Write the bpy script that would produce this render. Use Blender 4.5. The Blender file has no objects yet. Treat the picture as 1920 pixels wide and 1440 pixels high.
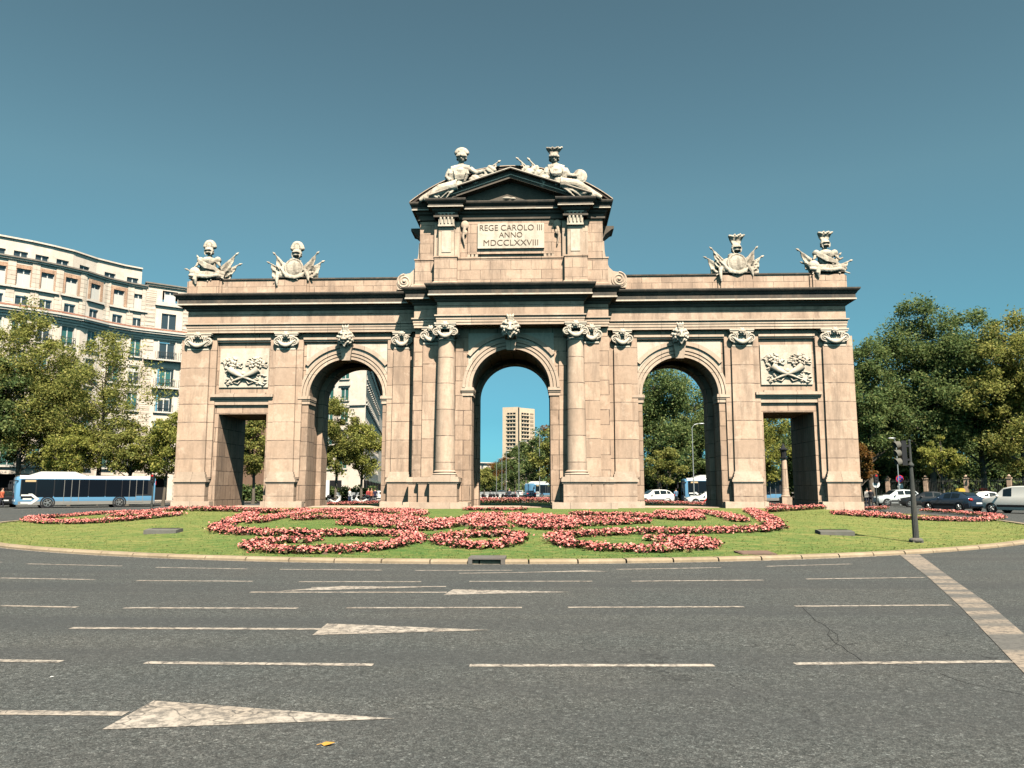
import bpy, bmesh, math, random
import numpy as np
from mathutils import Vector, Matrix
R = math.radians
PI = math.pi
rng = random.Random(7)
nrng = np.random.default_rng(11)
scene = bpy.context.scene
COL = scene.collection

# ------------------------------------------------------------------ camera
CAM = np.array([1.9, -49.0, 1.6])
YAW = R(2.2)
PITCH = math.atan(198 / 1440)
cd = bpy.data.cameras.new('camera'); cd.sensor_width = 36; cd.lens = 27.0
cd.clip_start = 0.1; cd.clip_end = 6000
cam = bpy.data.objects.new('camera', cd); COL.objects.link(cam)
cam.location = CAM; cam.rotation_euler = (PI / 2 + PITCH, 0, YAW)
scene.camera = cam
scene.cycles.diffuse_bounces = 0; scene.cycles.max_bounces = 8

# ------------------------------------------------------------------ light
SUN_AZ, SUN_EL = R(21), R(50)          # azimuth to the right of straight behind the camera
sdir = Vector((math.sin(SUN_AZ) * math.cos(SUN_EL), -math.cos(SUN_AZ) * math.cos(SUN_EL), math.sin(SUN_EL)))
sl = bpy.data.lights.new('sun', 'SUN'); sl.energy = 5.0; sl.angle = R(0.5); sl.color = (1.0, 0.92, 0.80)
sun = bpy.data.objects.new('sun', sl); COL.objects.link(sun)
sun.rotation_euler = sdir.to_track_quat('Z', 'Y').to_euler(); sun.location = (60, -80, 90)
w = bpy.data.worlds.new('World'); scene.world = w; w.use_nodes = True
nt = w.node_tree; nt.nodes.clear()
sky = nt.nodes.new('ShaderNodeTexSky'); sky.sky_type = 'NISHITA'; sky.sun_disc = False
sky.sun_elevation = SUN_EL; sky.sun_rotation = PI - SUN_AZ
sky.air_density = 1.0; sky.dust_density = 0.6; sky.ozone_density = 1.0
tint = nt.nodes.new('ShaderNodeMix'); tint.data_type = 'RGBA'; tint.blend_type = 'MULTIPLY'; tint.inputs[0].default_value = 1.0
wtc = nt.nodes.new('ShaderNodeTexCoord'); wsp = nt.nodes.new('ShaderNodeSeparateXYZ'); wrp = nt.nodes.new('ShaderNodeValToRGB')
nt.links.new(wtc.outputs['Generated'], wsp.inputs[0]); nt.links.new(wsp.outputs[2], wrp.inputs[0]); nt.links.new(wrp.outputs[0], tint.inputs[7])
for i_, (p_, c_) in enumerate(((0.0, (.16, .56, .88)), (.03, (.18, .53, .76)), (.087, (.20, .50, .60)), (.19, (.34, .61, .56)), (.36, (.55, .74, .575)), (.56, (.56, .68, .51)))):
    el_ = wrp.color_ramp.elements
    if i_ >= len(el_): el_.new(p_)
    el_[i_].position = p_; el_[i_].color = (*c_, 1)
bg = nt.nodes.new('ShaderNodeBackground'); bg.inputs[1].default_value = 0.088
wo = nt.nodes.new('ShaderNodeOutputWorld')
nt.links.new(sky.outputs[0], tint.inputs[6]); nt.links.new(tint.outputs[2], bg.inputs[0]); nt.links.new(bg.outputs[0], wo.inputs[0])
vs = scene.view_settings
vs.view_transform = 'Standard'; vs.look = 'None'; vs.exposure = 0.95; vs.gamma = 1.0

# ------------------------------------------------------------------ where things stand
def at(px, d, z=0.0):
    """ground position at forward distance d in the column px of the 1920 px wide photograph"""
    fx, fy = -math.sin(YAW), math.cos(YAW)
    s = (px - 960) / 1440 * (d * math.cos(PITCH) + (z - CAM[2]) * math.sin(PITCH))
    return (CAM[0] + fx * d + fy * s, CAM[1] + fy * d - fx * s)
ELL = (0.0, -2.0, 25.3, 29.75)
RIM = 0.07
def lawn_z(x, y):
    r = math.hypot((x - ELL[0]) / ELL[2], (y - ELL[1]) / ELL[3])
    t = min(1, max(0, (1 - r) / 0.32)); t = t * t * (3 - 2 * t)
    return RIM + 0.395 * t
def on_lawn(px, py):
    z = 0.35
    for _ in range(12):
        u = (720 - py) / 1440; s = (px - 960) / 1440
        cp, sp = math.cos(PITCH), math.sin(PITCH)
        f0 = cp - u * sp; fz = sp + u * cp
        t = (z - CAM[2]) / fz
        dx = t * (f0 * -math.sin(YAW) + s * math.cos(YAW)); dy = t * (f0 * math.cos(YAW) + s * math.sin(YAW))
        x, y = CAM[0] + dx, CAM[1] + dy
        z = 0.5 * z + 0.5 * lawn_z(x, y)
    return x, y, lawn_z(x, y)

# ------------------------------------------------------------------ mesh builder
class MB:
    def __init__(s): s.v = []; s.f = []; s.m = []; s.T = None
    def add(s, vs, fs, m=0):
        b = len(s.v)
        s.v += [s.T(*p) for p in vs] if s.T else [tuple(p) for p in vs]
        s.f += [tuple(i + b for i in f) for f in fs]; s.m += [m] * len(fs)
        return s
    def box(s, x0, x1, y0, y1, z0, z1, m=0):
        return s.add([(x0, y0, z0), (x1, y0, z0), (x1, y1, z0), (x0, y1, z0), (x0, y0, z1), (x1, y0, z1), (x1, y1, z1), (x0, y1, z1)],
                     [(0, 3, 2, 1), (4, 5, 6, 7), (0, 1, 5, 4), (1, 2, 6, 5), (2, 3, 7, 6), (3, 0, 4, 7)], m)
    def prism(s, poly, y0, y1, m=0, axis='y'):
        n = len(poly)
        def P(a, b, c): return {'y': (a, c, b), 'z': (a, b, c), 'x': (c, a, b)}[axis]
        vs = [P(a, b, y0) for a, b in poly] + [P(a, b, y1) for a, b in poly]
        fs = [tuple(range(n)), tuple(range(2 * n - 1, n - 1, -1))] + [((i + 1) % n, i, n + i, n + (i + 1) % n) for i in range(n)]
        return s.add(vs, fs, m)
    def lathe(s, prof, cx=0, cy=0, n=24, m=0, cz=0):
        vs = []; fs = []
        for r, z in prof:
            for k in range(n):
                a = 2 * PI * k / n; vs.append((cx + r * math.cos(a), cy + r * math.sin(a), cz + z))
        for i in range(len(prof) - 1):
            for k in range(n):
                k2 = (k + 1) % n; fs.append((i * n + k, i * n + k2, (i + 1) * n + k2, (i + 1) * n + k))
        fs.append(tuple(range(n - 1, -1, -1))); b = (len(prof) - 1) * n; fs.append(tuple(range(b, b + n)))
        return s.add(vs, fs, m)
    def cyl(s, p0, p1, r0, r1=None, n=12, m=0): return s.tube([p0, p1], [r0, r0 if r1 is None else r1], n, m)
    def tube(s, pts, rs, n=8, m=0):
        P = [Vector(p) for p in pts]
        if not hasattr(rs, '__len__'): rs = [rs] * len(P)
        vs = []; fs = []; prev = None
        for i, p in enumerate(P):
            t = (P[min(i + 1, len(P) - 1)] - P[max(i - 1, 0)]).normalized()
            if prev is None:
                a = Vector((0, 0, 1)) if abs(t.z) < .9 else Vector((1, 0, 0)); u = t.cross(a).normalized()
            else: u = (prev - t * prev.dot(t)).normalized()
            prev = u; v = t.cross(u)
            for k in range(n):
                c = 2 * PI * k / n; q = p + (u * math.cos(c) + v * math.sin(c)) * rs[i]; vs.append(tuple(q))
        for i in range(len(P) - 1):
            for k in range(n):
                k2 = (k + 1) % n; fs.append((i * n + k, i * n + k2, (i + 1) * n + k2, (i + 1) * n + k))
        fs.append(tuple(range(n - 1, -1, -1))); b = (len(P) - 1) * n; fs.append(tuple(range(b, b + n)))
        return s.add(vs, fs, m)
    def ball(s, c, r, nu=12, nv=8, m=0, rot=None):
        if not hasattr(r, '__len__'): r = (r, r, r)
        M = Matrix.Rotation(rot[0], 3, rot[1]) if rot else None
        vs = []; fs = []
        for j in range(nv + 1):
            th = PI * j / nv
            for k in range(nu):
                a = 2 * PI * k / nu
                q = Vector((r[0] * math.sin(th) * math.cos(a), r[1] * math.sin(th) * math.sin(a), r[2] * math.cos(th)))
                if M: q = M @ q
                vs.append((c[0] + q.x, c[1] + q.y, c[2] + q.z))
        for j in range(nv):
            for k in range(nu):
                k2 = (k + 1) % nu; fs.append((j * nu + k, (j + 1) * nu + k, (j + 1) * nu + k2, j * nu + k2))
        return s.add(vs, fs, m)
    def grid(s, F, nu, nv, m=0):
        vs = [F(i / nu, j / nv) for j in range(nv + 1) for i in range(nu + 1)]
        fs = [(j * (nu + 1) + i, j * (nu + 1) + i + 1, (j + 1) * (nu + 1) + i + 1, (j + 1) * (nu + 1) + i) for j in range(nv) for i in range(nu)]
        return s.add(vs, fs, m)
    def sheet(s, F, nu, nv, th, nrm, m=0):
        """a cloth-like sheet with thickness th along nrm"""
        top = [F(i / nu, j / nv) for j in range(nv + 1) for i in range(nu + 1)]
        bot = [tuple(p[k] + nrm[k] * th for k in range(3)) for p in top]
        N = len(top); W = nu + 1
        fs = []
        for j in range(nv):
            for i in range(nu):
                a, b, c, d = j * W + i, j * W + i + 1, (j + 1) * W + i + 1, (j + 1) * W + i
                fs += [(a, b, c, d), (N + d, N + c, N + b, N + a)]
        for i in range(nu):
            fs += [(i + 1, i, N + i, N + i + 1), (nv * W + i, nv * W + i + 1, N + nv * W + i + 1, N + nv * W + i)]
        for j in range(nv):
            fs += [(j * W, (j + 1) * W, N + (j + 1) * W, N + j * W), ((j + 1) * W + nu, j * W + nu, N + j * W + nu, N + (j + 1) * W + nu)]
        return s.add(top + bot, fs, m)
    def sweep(s, outline, prof, m=0, cap_bottom=False, cap_top=False):
        """mouldings: profile of (outward offset, z) carried round a closed counter-clockwise plan outline with mitred corners"""
        n = len(outline); mit = []
        for i in range(n):
            a, b, c = Vector(outline[i - 1]), Vector(outline[i]), Vector(outline[(i + 1) % n])
            d1 = (b - a).normalized(); d2 = (c - b).normalized()
            n1 = Vector((d1.y, -d1.x)); n2 = Vector((d2.y, -d2.x))
            mit.append((n1 + n2) / (1 + n1.dot(n2)))
        vs = [(outline[i][0] + mit[i].x * d, outline[i][1] + mit[i].y * d, z) for d, z in prof for i in range(n)]
        fs = [(k * n + i, k * n + (i + 1) % n, (k + 1) * n + (i + 1) % n, (k + 1) * n + i) for k in range(len(prof) - 1) for i in range(n)]
        if cap_bottom: fs.append(tuple(range(n - 1, -1, -1)))
        if cap_top: b = (len(prof) - 1) * n; fs.append(tuple(range(b, b + n)))
        return s.add(vs, fs, m)
    def mesh(s, name, mats, smooth=False):
        me = bpy.data.meshes.new(name); me.from_pydata(s.v, [], s.f); me.update()
        for x in (mats if isinstance(mats, (list, tuple)) else [mats]): me.materials.append(x)
        if len(me.materials) > 1: me.polygons.foreach_set('material_index', s.m)
        if smooth:
            me.polygons.foreach_set('use_smooth', [True] * len(me.polygons))
            me.set_sharp_from_angle(angle=R(smooth if smooth is not True else 40))
        return me
    def build(s, name, mats, parent=None, smooth=False, fix=False):
        me = s.mesh(name, mats, smooth)
        if fix:
            b = bmesh.new(); b.from_mesh(me); bmesh.ops.recalc_face_normals(b, faces=b.faces); b.to_mesh(me); b.free()
        return link(name, me, parent)

def link(name, me, parent=None, world=True):
    o = bpy.data.objects.new(name, me); COL.objects.link(o)
    if parent is not None:
        o.parent = parent
        if world:
            if parent.parent is None and parent.location.length: o.matrix_parent_inverse = Matrix.Translation(-parent.location)
    return o
def tag(o, label=None, cat=None, group=None, kind=None):
    if label: o['label'] = label
    if cat: o['category'] = cat
    if group: o['group'] = group
    if kind: o['kind'] = kind
    return o
def thing(name, label, cat, loc=(0, 0, 0), group=None):
    o = bpy.data.objects.new(name, None); COL.objects.link(o); o.location = loc
    o.empty_display_size = .2
    return tag(o, label, cat, group)
def copy_tree(o, parent=None):
    c = o.copy(); COL.objects.link(c)
    if parent is not None: c.parent = parent
    for ch in o.children: copy_tree(ch, c)
    return c
def place(o, xy, heading=0.0, z=0.0):
    o.location = (xy[0], xy[1], z); o.rotation_euler = (0, 0, heading); return o
def remesh(o, vox, disp=0):
    m = o.modifiers.new('remesh', 'REMESH'); m.mode = 'VOXEL'; m.voxel_size = vox; m.use_smooth_shade = True
    s = o.modifiers.new('smooth', 'SMOOTH'); s.factor = .5; s.iterations = 1
    if disp:            # chisel marks and weathering break up the outline
        for sc_, st_ in ((.28, disp), (.06, disp * .5)):
            tx = bpy.data.textures.new('carving', 'CLOUDS'); tx.noise_scale = sc_; tx.noise_depth = 3
            d = o.modifiers.new('carving', 'DISPLACE'); d.texture = tx; d.strength = st_; d.mid_level = .5
    return o

# ------------------------------------------------------------------ materials
def mat(name, col, rough=.8, metal=0.0, spec=.3):
    m = bpy.data.materials.new(name); m.use_nodes = True
    b = m.node_tree.nodes['Principled BSDF']
    b.inputs['Base Color'].default_value = (*col, 1); b.inputs['Roughness'].default_value = rough
    b.inputs['Metallic'].default_value = metal; b.inputs['Specular IOR Level'].default_value = spec
    return m
def N(m, t, **k):
    n = m.node_tree.nodes.new(t)
    for a, v in k.items(): setattr(n, a, v)
    return n
def L(m, a, b): m.node_tree.links.new(a, b)
def mixc(m, fac, a, b, mode='MIX'):
    n = N(m, 'ShaderNodeMix', data_type='RGBA', blend_type=mode)
    for i, v in ((0, fac), (6, a), (7, b)):
        if hasattr(v, 'links'): L(m, v, n.inputs[i])
        else: n.inputs[i].default_value = v if i == 0 else (*v, 1)
    return n.outputs[2]
def ramp(m, src, stops):
    n = N(m, 'ShaderNodeValToRGB'); e = n.color_ramp.elements
    while len(e) < len(stops): e.new(.5)
    for i, (p, c) in enumerate(stops):
        e[i].position = p; e[i].color = (*c, 1) if hasattr(c, '__len__') else (c, c, c, 1)
    L(m, src, n.inputs[0]); return n.outputs[0]
def noise(m, vec, scale, detail=4, rough=.6, out=0):
    n = N(m, 'ShaderNodeTexNoise'); n.inputs['Scale'].default_value = scale
    n.inputs['Detail'].default_value = detail; n.inputs['Roughness'].default_value = rough
    if vec is not None: L(m, vec, n.inputs['Vector'])
    return n.outputs[out]
def bump(m, h, strength, dist):
    n = N(m, 'ShaderNodeBump'); n.inputs['Strength'].default_value = strength; n.inputs['Distance'].default_value = dist
    L(m, h, n.inputs['Height']); L(m, n.outputs[0], m.node_tree.nodes['Principled BSDF'].inputs['Normal'])
def objco(m): return N(m, 'ShaderNodeTexCoord').outputs['Object']
def bcol(m, c): L(m, c, m.node_tree.nodes['Principled BSDF'].inputs['Base Color'])
def scaled(m, vec, s):
    n = N(m, 'ShaderNodeMapping'); n.inputs['Scale'].default_value = s; L(m, vec, n.inputs['Vector']); return n.outputs[0]

def stone(name, c1, c2, brick=None, mortar=(.055, .042, .036), stain=(.16, .12, .095), stain_amt=.62, bs=.35, hollow_dark=0, msize=.03):
    m = mat(name, c1, .88, 0, .2); co = objco(m)
    big = noise(m, co, .22, 5, .65); fine = noise(m, co, 7, 6, .7); med = noise(m, co, 1.6, 5, .7)
    base = mixc(m, ramp(m, big, [(.35, 0), (.68, 1)]), c1, c2)
    h = fine
    if brick:
        g = N(m, 'ShaderNodeNewGeometry'); sg = N(m, 'ShaderNodeSeparateXYZ'); L(m, g.outputs['True Normal'], sg.inputs[0])
        ab = N(m, 'ShaderNodeMath', operation='ABSOLUTE'); L(m, sg.outputs[0], ab.inputs[0])
        gt = N(m, 'ShaderNodeMath', operation='GREATER_THAN'); L(m, ab.outputs[0], gt.inputs[0]); gt.inputs[1].default_value = .72
        sx = N(m, 'ShaderNodeSeparateXYZ'); L(m, co, sx.inputs[0])
        mx = N(m, 'ShaderNodeMix', data_type='FLOAT'); L(m, gt.outputs[0], mx.inputs[0]); L(m, sx.outputs[0], mx.inputs[2]); L(m, sx.outputs[1], mx.inputs[3])
        cb = N(m, 'ShaderNodeCombineXYZ'); L(m, mx.outputs[0], cb.inputs[0]); L(m, sx.outputs[2], cb.inputs[1])
        bt = N(m, 'ShaderNodeTexBrick'); bt.offset = .5; L(m, cb.outputs[0], bt.inputs['Vector'])
        bt.inputs['Scale'].default_value = 1; bt.inputs['Brick Width'].default_value = brick[0]; bt.inputs['Row Height'].default_value = brick[1]
        bt.inputs['Mortar Size'].default_value = msize; bt.inputs['Mortar Smooth'].default_value = .3; bt.inputs['Bias'].default_value = 0
        bt.inputs['Color1'].default_value = (.80, .77, .75, 1); bt.inputs['Color2'].default_value = (1.10, 1.08, 1.05, 1); bt.inputs['Mortar'].default_value = (1, 1, 1, 1)
        base = mixc(m, .8, base, bt.outputs['Color'], 'MULTIPLY')
        # joints are open and dirty in places, nearly invisible in others
        jm = N(m, 'ShaderNodeMath', operation='MULTIPLY'); L(m, bt.outputs['Fac'], jm.inputs[0]); L(m, ramp(m, med, [(.35, .35), (.6, 1)]), jm.inputs[1])
        base = mixc(m, jm.outputs[0], base, mortar)
        hh = N(m, 'ShaderNodeMath', operation='SUBTRACT'); L(m, fine, hh.inputs[0]); L(m, bt.outputs['Fac'], hh.inputs[1]); h = hh.outputs[0]
    vert = noise(m, scaled(m, co, (1.3, 1.3, .22)), 1.1, 6, .75)
    st = ramp(m, vert, [(.47, 0), (.68, stain_amt)])
    base = mixc(m, st, base, stain)
    sp = ramp(m, noise(m, co, 2.6, 3, .5), [(.70, 0), (.76, .5)])
    base = mixc(m, sp, base, tuple(x * .55 for x in c1))
    base = mixc(m, ramp(m, fine, [(.3, .35), (.7, 0)]), base, tuple(x * .6 for x in c1))
    if hollow_dark:            # darker tone in the carved hollows, picked by curvature
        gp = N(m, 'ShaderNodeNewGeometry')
        base = mixc(m, ramp(m, gp.outputs['Pointiness'], [(.43, hollow_dark), (.503, 0)]), base, (.075, .06, .045))
    patch = noise(m, co, .9, 4, .7)
    base = mixc(m, ramp(m, patch, [(.54, 0), (.66, .38)]), base, tuple(x * .62 for x in c1))
    base = mixc(m, ramp(m, patch, [(.34, .30), (.44, 0)]), base, tuple(min(.8, x * 1.3) for x in c2))
    bcol(m, base); bump(m, h, bs, .03)
    return m
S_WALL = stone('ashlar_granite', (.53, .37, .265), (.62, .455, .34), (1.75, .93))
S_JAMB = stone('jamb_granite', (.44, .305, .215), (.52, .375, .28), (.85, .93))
S_DRUM = stone('drum_granite', (.57, .415, .305), (.65, .50, .385), (60, 1.62))
S_PIL = stone('pilaster_granite', (.545, .385, .278), (.635, .475, .36), (60, 1.18))
S_ATTIC = stone('attic_granite', (.55, .385, .278), (.635, .47, .355), (1.3, .62), msize=.018)
S_TRIM = stone('limestone_trim', (.60, .45, .335), (.67, .535, .42), (2.4, 9), stain_amt=.3, msize=.015)
S_PALE = stone('pale_limestone', (.64, .54, .42), (.71, .62, .51), None, stain=(.24, .18, .13), stain_amt=.5, hollow_dark=.7)
S_STAT = stone('statue_limestone', (.60, .50, .385), (.72, .63, .51), None, stain=(.16, .13, .105), stain_amt=.85, bs=.7, hollow_dark=.9)
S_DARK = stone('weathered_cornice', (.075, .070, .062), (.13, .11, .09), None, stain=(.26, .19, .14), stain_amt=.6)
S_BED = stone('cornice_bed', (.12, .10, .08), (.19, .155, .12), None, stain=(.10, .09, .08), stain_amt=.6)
S_LEAD = stone('roof_lead', (.075, .055, .045), (.12, .085, .07), None, stain=(.03, .03, .03), stain_amt=.5)
M_INK = mat('letter_bronze', (.12, .08, .055), .7)

def leafmat(name, cols, trans=.5):
    m = mat(name, cols[1], .6, 0, .25); nt = m.node_tree
    g = N(m, 'ShaderNodeNewGeometry')
    c1 = ramp(m, g.outputs['Random Per Island'], [(.0, cols[0]), (.45, cols[1]), (.8, cols[2]), (1.0, cols[3])])
    nz = noise(m, objco(m), .33, 3, .6)
    c = mixc(m, ramp(m, nz, [(.40, 0), (.66, .65)]), c1, cols[2])
    bcol(m, c)
    tr = N(m, 'ShaderNodeBsdfTranslucent'); L(m, c, tr.inputs[0])
    mx = N(m, 'ShaderNodeMixShader'); mx.inputs[0].default_value = trans
    L(m, nt.nodes['Principled BSDF'].outputs[0], mx.inputs[1]); L(m, tr.outputs[0], mx.inputs[2])
    L(m, mx.outputs[0], nt.nodes['Material Output'].inputs[0])
    return m
LEAF_PLANE = leafmat('plane_tree_leaves', [(.10, .14, .035), (.23, .26, .065), (.42, .41, .11), (.58, .47, .15)])
LEAF_DARK = leafmat('dark_tree_leaves', [(.055, .11, .04), (.12, .19, .066), (.23, .29, .095), (.40, .39, .14)])
LEAF_YELL = leafmat('yellow_green_leaves', [(.12, .16, .035), (.27, .30, .065), (.44, .43, .10), (.56, .47, .14)])
LEAF_RUST = leafmat('rusty_leaves', [(.07, .065, .02), (.16, .10, .028), (.36, .15, .04), (.24, .20, .05)])
BARK = stone('bark', (.13, .105, .08), (.22, .19, .15), None, stain=(.05, .045, .04))
# ================================================================== GROUND
asph = mat('asphalt', (.07, .07, .068), .92, 0, .2)
co = objco(asph)
sp = noise(asph, co, 95, 4, .9); sp2 = noise(asph, co, 17, 6, .9); pt = noise(asph, co, .35, 5, .6)
c = mixc(asph, ramp(asph, pt, [(.35, 0), (.7, 1)]), (.102, .106, .101), (.124, .119, .108))
c = mixc(asph, ramp(asph, sp, [(.40, .9), (.52, 0)]), c, (.026, .027, .027))
c = mixc(asph, ramp(asph, sp, [(.56, 0), (.66, .8)]), c, (.30, .30, .26))
c = mixc(asph, ramp(asph, sp2, [(.36, .6), (.56, 0)]), c, (.045, .055, .053))
for vs_s, amt in ((120, .6), (50, .5), (23, .22)):       # loose aggregate, each chip its own grey
    vr = N(asph, 'ShaderNodeTexVoronoi'); vr.inputs['Scale'].default_value = vs_s; L(asph, co, vr.inputs['Vector'])
    sv = N(asph, 'ShaderNodeSeparateXYZ'); L(asph, vr.outputs['Color'], sv.inputs[0])
    c = mixc(asph, amt, c, ramp(asph, sv.outputs[0], [(0, .28), (.45, .85), (.8, 1.25), (.93, 1.5), (1, 2.6)]), 'MULTIPLY')
wt = noise(asph, scaled(asph, co, (.05, 1.1, 1)), 1.0, 3, .5)
c = mixc(asph, ramp(asph, wt, [(.42, 0), (.66, .55)]), c, (.058, .059, .059))
# two meandering cracks near the stop line
vo = N(asph, 'ShaderNodeTexVoronoi', feature='DISTANCE_TO_EDGE'); vo.inputs['Scale'].default_value = .30
dist = N(asph, 'ShaderNodeVectorMath', operation='ADD'); L(asph, co, dist.inputs[0])
nz = N(asph, 'ShaderNodeTexNoise'); nz.inputs['Scale'].default_value = 1.3; nz.inputs['Detail'].default_value = 5; L(asph, co, nz.inputs['Vector'])
sc_ = N(asph, 'ShaderNodeVectorMath', operation='SCALE'); L(asph, nz.outputs['Color'], sc_.inputs[0]); sc_.inputs['Scale'].default_value = 1.1
L(asph, sc_.outputs[0], dist.inputs[1]); L(asph, dist.outputs[0], vo.inputs['Vector'])
dn = N(asph, 'ShaderNodeVectorMath', operation='DISTANCE'); L(asph, co, dn.inputs[0]); dn.inputs[1].default_value = (5.6, -40.6, 0)
near_ = ramp(asph, dn.outputs['Value'], [(0, 1), (1, 1)]); mr = N(asph, 'ShaderNodeMapRange'); L(asph, dn.outputs['Value'], mr.inputs[0]); mr.inputs[1].default_value = 2.4; mr.inputs[2].default_value = 4.2; mr.inputs[3].default_value = 1; mr.inputs[4].default_value = 0
cm = N(asph, 'ShaderNodeMath', operation='MULTIPLY'); L(asph, ramp(asph, vo.outputs['Distance'], [(.0, .75), (.0026, 0)]), cm.inputs[0]); L(asph, mr.outputs[0], cm.inputs[1])
c = mixc(asph, cm.outputs[0], c, (.018, .018, .018))
bcol(asph, c); bump(asph, sp, .12, .008)

lawnm = mat('lawn', (.1, .12, .03), .9, 0, .15)
co = objco(lawnm)
a = noise(lawnm, scaled(lawnm, co, (.5, 1.4, 1)), .55, 5, .65); b_ = noise(lawnm, co, 9, 6, .8); d_ = noise(lawnm, scaled(lawnm, co, (1, 2.2, 1)), 2.4, 4, .6)
c = mixc(lawnm, ramp(lawnm, a, [(.36, 0), (.62, 1)]), (.15, .215, .050), (.30, .29, .09))
c = mixc(lawnm, ramp(lawnm, d_, [(.40, .85), (.54, 0)]), c, (.075, .175, .042))
c = mixc(lawnm, ramp(lawnm, d_, [(.56, 0), (.70, .75)]), c, (.38, .29, .12))
c = mixc(lawnm, ramp(lawnm, b_, [(.34, .6), (.5, 0)]), c, (.05, .07, .02))
c = mixc(lawnm, ramp(lawnm, b_, [(.58, 0), (.72, .4)]), c, (.27, .25, .09))
gx = N(lawnm, 'ShaderNodeSeparateXYZ'); L(lawnm, co, gx.inputs[0]); ab_ = N(lawnm, 'ShaderNodeMath', operation='ABSOLUTE'); L(lawnm, gx.outputs[0], ab_.inputs[0])
mr_ = N(lawnm, 'ShaderNodeMapRange'); L(lawnm, ab_.outputs[0], mr_.inputs[0]); mr_.inputs[1].default_value = 5; mr_.inputs[2].default_value = 14
c = mixc(lawnm, mr_.outputs[0], mixc(lawnm, .30, c, (.07, .15, .04)), mixc(lawnm, .24, c, (.33, .29, .10)))
bcol(lawnm, c); bump(lawnm, b_, .9, .06)

grassm = leafmat('grass_blades', [(.10, .17, .035), (.18, .24, .06), (.29, .30, .09), (.40, .35, .13)], .3)
kerbm = stone('kerb_granite', (.34, .255, .165), (.42, .33, .23), None, stain=(.16, .13, .09), stain_amt=.5)
pavem = stone('paving', (.22, .19, .165), (.28, .25, .215), (.6, .6))
paint = mat('road_paint', (.5, .47, .42), .85)
co = objco(paint)
wn = noise(paint, co, 9, 6, .75); wl = noise(paint, co, .9, 3, .5)
vo = N(paint, 'ShaderNodeTexVoronoi', feature='DISTANCE_TO_EDGE'); vo.inputs['Scale'].default_value = 2.2
nz = N(paint, 'ShaderNodeTexNoise'); nz.inputs['Scale'].default_value = 4; L(paint, co, nz.inputs['Vector'])
av = N(paint, 'ShaderNodeVectorMath', operation='ADD'); L(paint, co, av.inputs[0])
s2 = N(paint, 'ShaderNodeVectorMath', operation='SCALE'); L(paint, nz.outputs['Color'], s2.inputs[0]); s2.inputs['Scale'].default_value = .5
L(paint, s2.outputs[0], av.inputs[1]); L(paint, av.outputs[0], vo.inputs['Vector'])
c = mixc(paint, ramp(paint, wl, [(.35, 0), (.65, 1)]), (.40, .335, .27), (.48, .42, .355))
c = mixc(paint, ramp(paint, wn, [(.42, .85), (.56, 0)]), c, (.14, .125, .11))
c = mixc(paint, ramp(paint, vo.outputs['Distance'], [(0, .85), (.03, 0)]), c, (.07, .065, .06))
bcol(paint, c)
worn = mat('worn_stop_line_paint', (.3, .26, .22), .9)
co = objco(worn)
wn = noise(worn, co, 12, 6, .75); bl = noise(worn, scaled(worn, co, (.3, 2.6, 1)), .8, 2, .4)
c = mixc(worn, ramp(worn, bl, [(.42, 0), (.58, 1)]), (.15, .14, .125), (.33, .265, .205))
c = mixc(worn, ramp(worn, wn, [(.40, .7), (.55, 0)]), c, (.085, .08, .075))
bcol(worn, c)

mb = MB()
mb.add([(-900, -140, 0), (900, -140, 0), (900, 1700, 0), (-900, 1700, 0)], [(0, 1, 2, 3)])
tag(mb.build('road', asph), kind='structure')

def ell(rho, a): return (ELL[0] + ELL[2] * rho * math.cos(a), ELL[1] + ELL[3] * rho * math.sin(a))
# island lawn: a mounded sheet inside the kerb
mb = MB(); NA = 200; rings = [1 - .004, .985, .97, .955, .94, .92, .90, .87, .84, .81, .78, .74, .68, .55, .35, .15]
vs_ = []; fs_ = []
for r in rings:
    for k in range(NA):
        x, y = ell(r, 2 * PI * k / NA); vs_.append((x, y, lawn_z(x, y) + (.0 if r < .99 else -.02)))
for i in range(len(rings) - 1):
    for k in range(NA):
        k2 = (k + 1) % NA; fs_.append((i * NA + k, i * NA + k2, (i + 1) * NA + k2, (i + 1) * NA + k))
fs_.append(tuple((len(rings) - 1) * NA + k for k in range(NA)))
mb.add(vs_, fs_); tag(mb.build('lawn', lawnm, smooth=180), kind='structure')
# kerb of separate granite lengths with open joints
mb = MB(); segs = 150
for k in range(segs):
    a0 = 2 * PI * k / segs + .0007; a1 = 2 * PI * (k + 1) / segs - .0007
    j = rng.uniform(-.008, .008)
    for q in range(2):
        b0 = a0 + (a1 - a0) * q / 2; b1 = a0 + (a1 - a0) * (q + 1) / 2
        def off(a, w):
            x, y = ell(1, a); n = Vector((math.cos(a) / ELL[2], math.sin(a) / ELL[3])).normalized(); return (x + n.x * w, y + n.y * w)
        p = [off(b0, .0), off(b1, .0), off(b1, .25 + j), off(b0, .25 + j), off(b1, .29 + j), off(b0, .29 + j)]
        zt = .088 + j * .5
        mb.add([(p[0][0], p[0][1], zt), (p[1][0], p[1][1], zt), (p[2][0], p[2][1], zt), (p[3][0], p[3][1], zt), (p[4][0], p[4][1], zt - .04), (p[5][0], p[5][1], zt - .04),
                (p[4][0], p[4][1], 0), (p[5][0], p[5][1], 0), (p[1][0], p[1][1], 0), (p[0][0], p[0][1], 0)],
               [(0, 3, 2, 1), (3, 5, 4, 2), (5, 7, 6, 4), (0, 1, 8, 9)] + ([(0, 9, 7, 5, 3)] if q == 0 else [(1, 2, 4, 6, 8)]))
tag(mb.build('kerb', kerbm), kind='structure')
mb = MB()                                   # pale gutter line painted along the kerb foot
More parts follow.
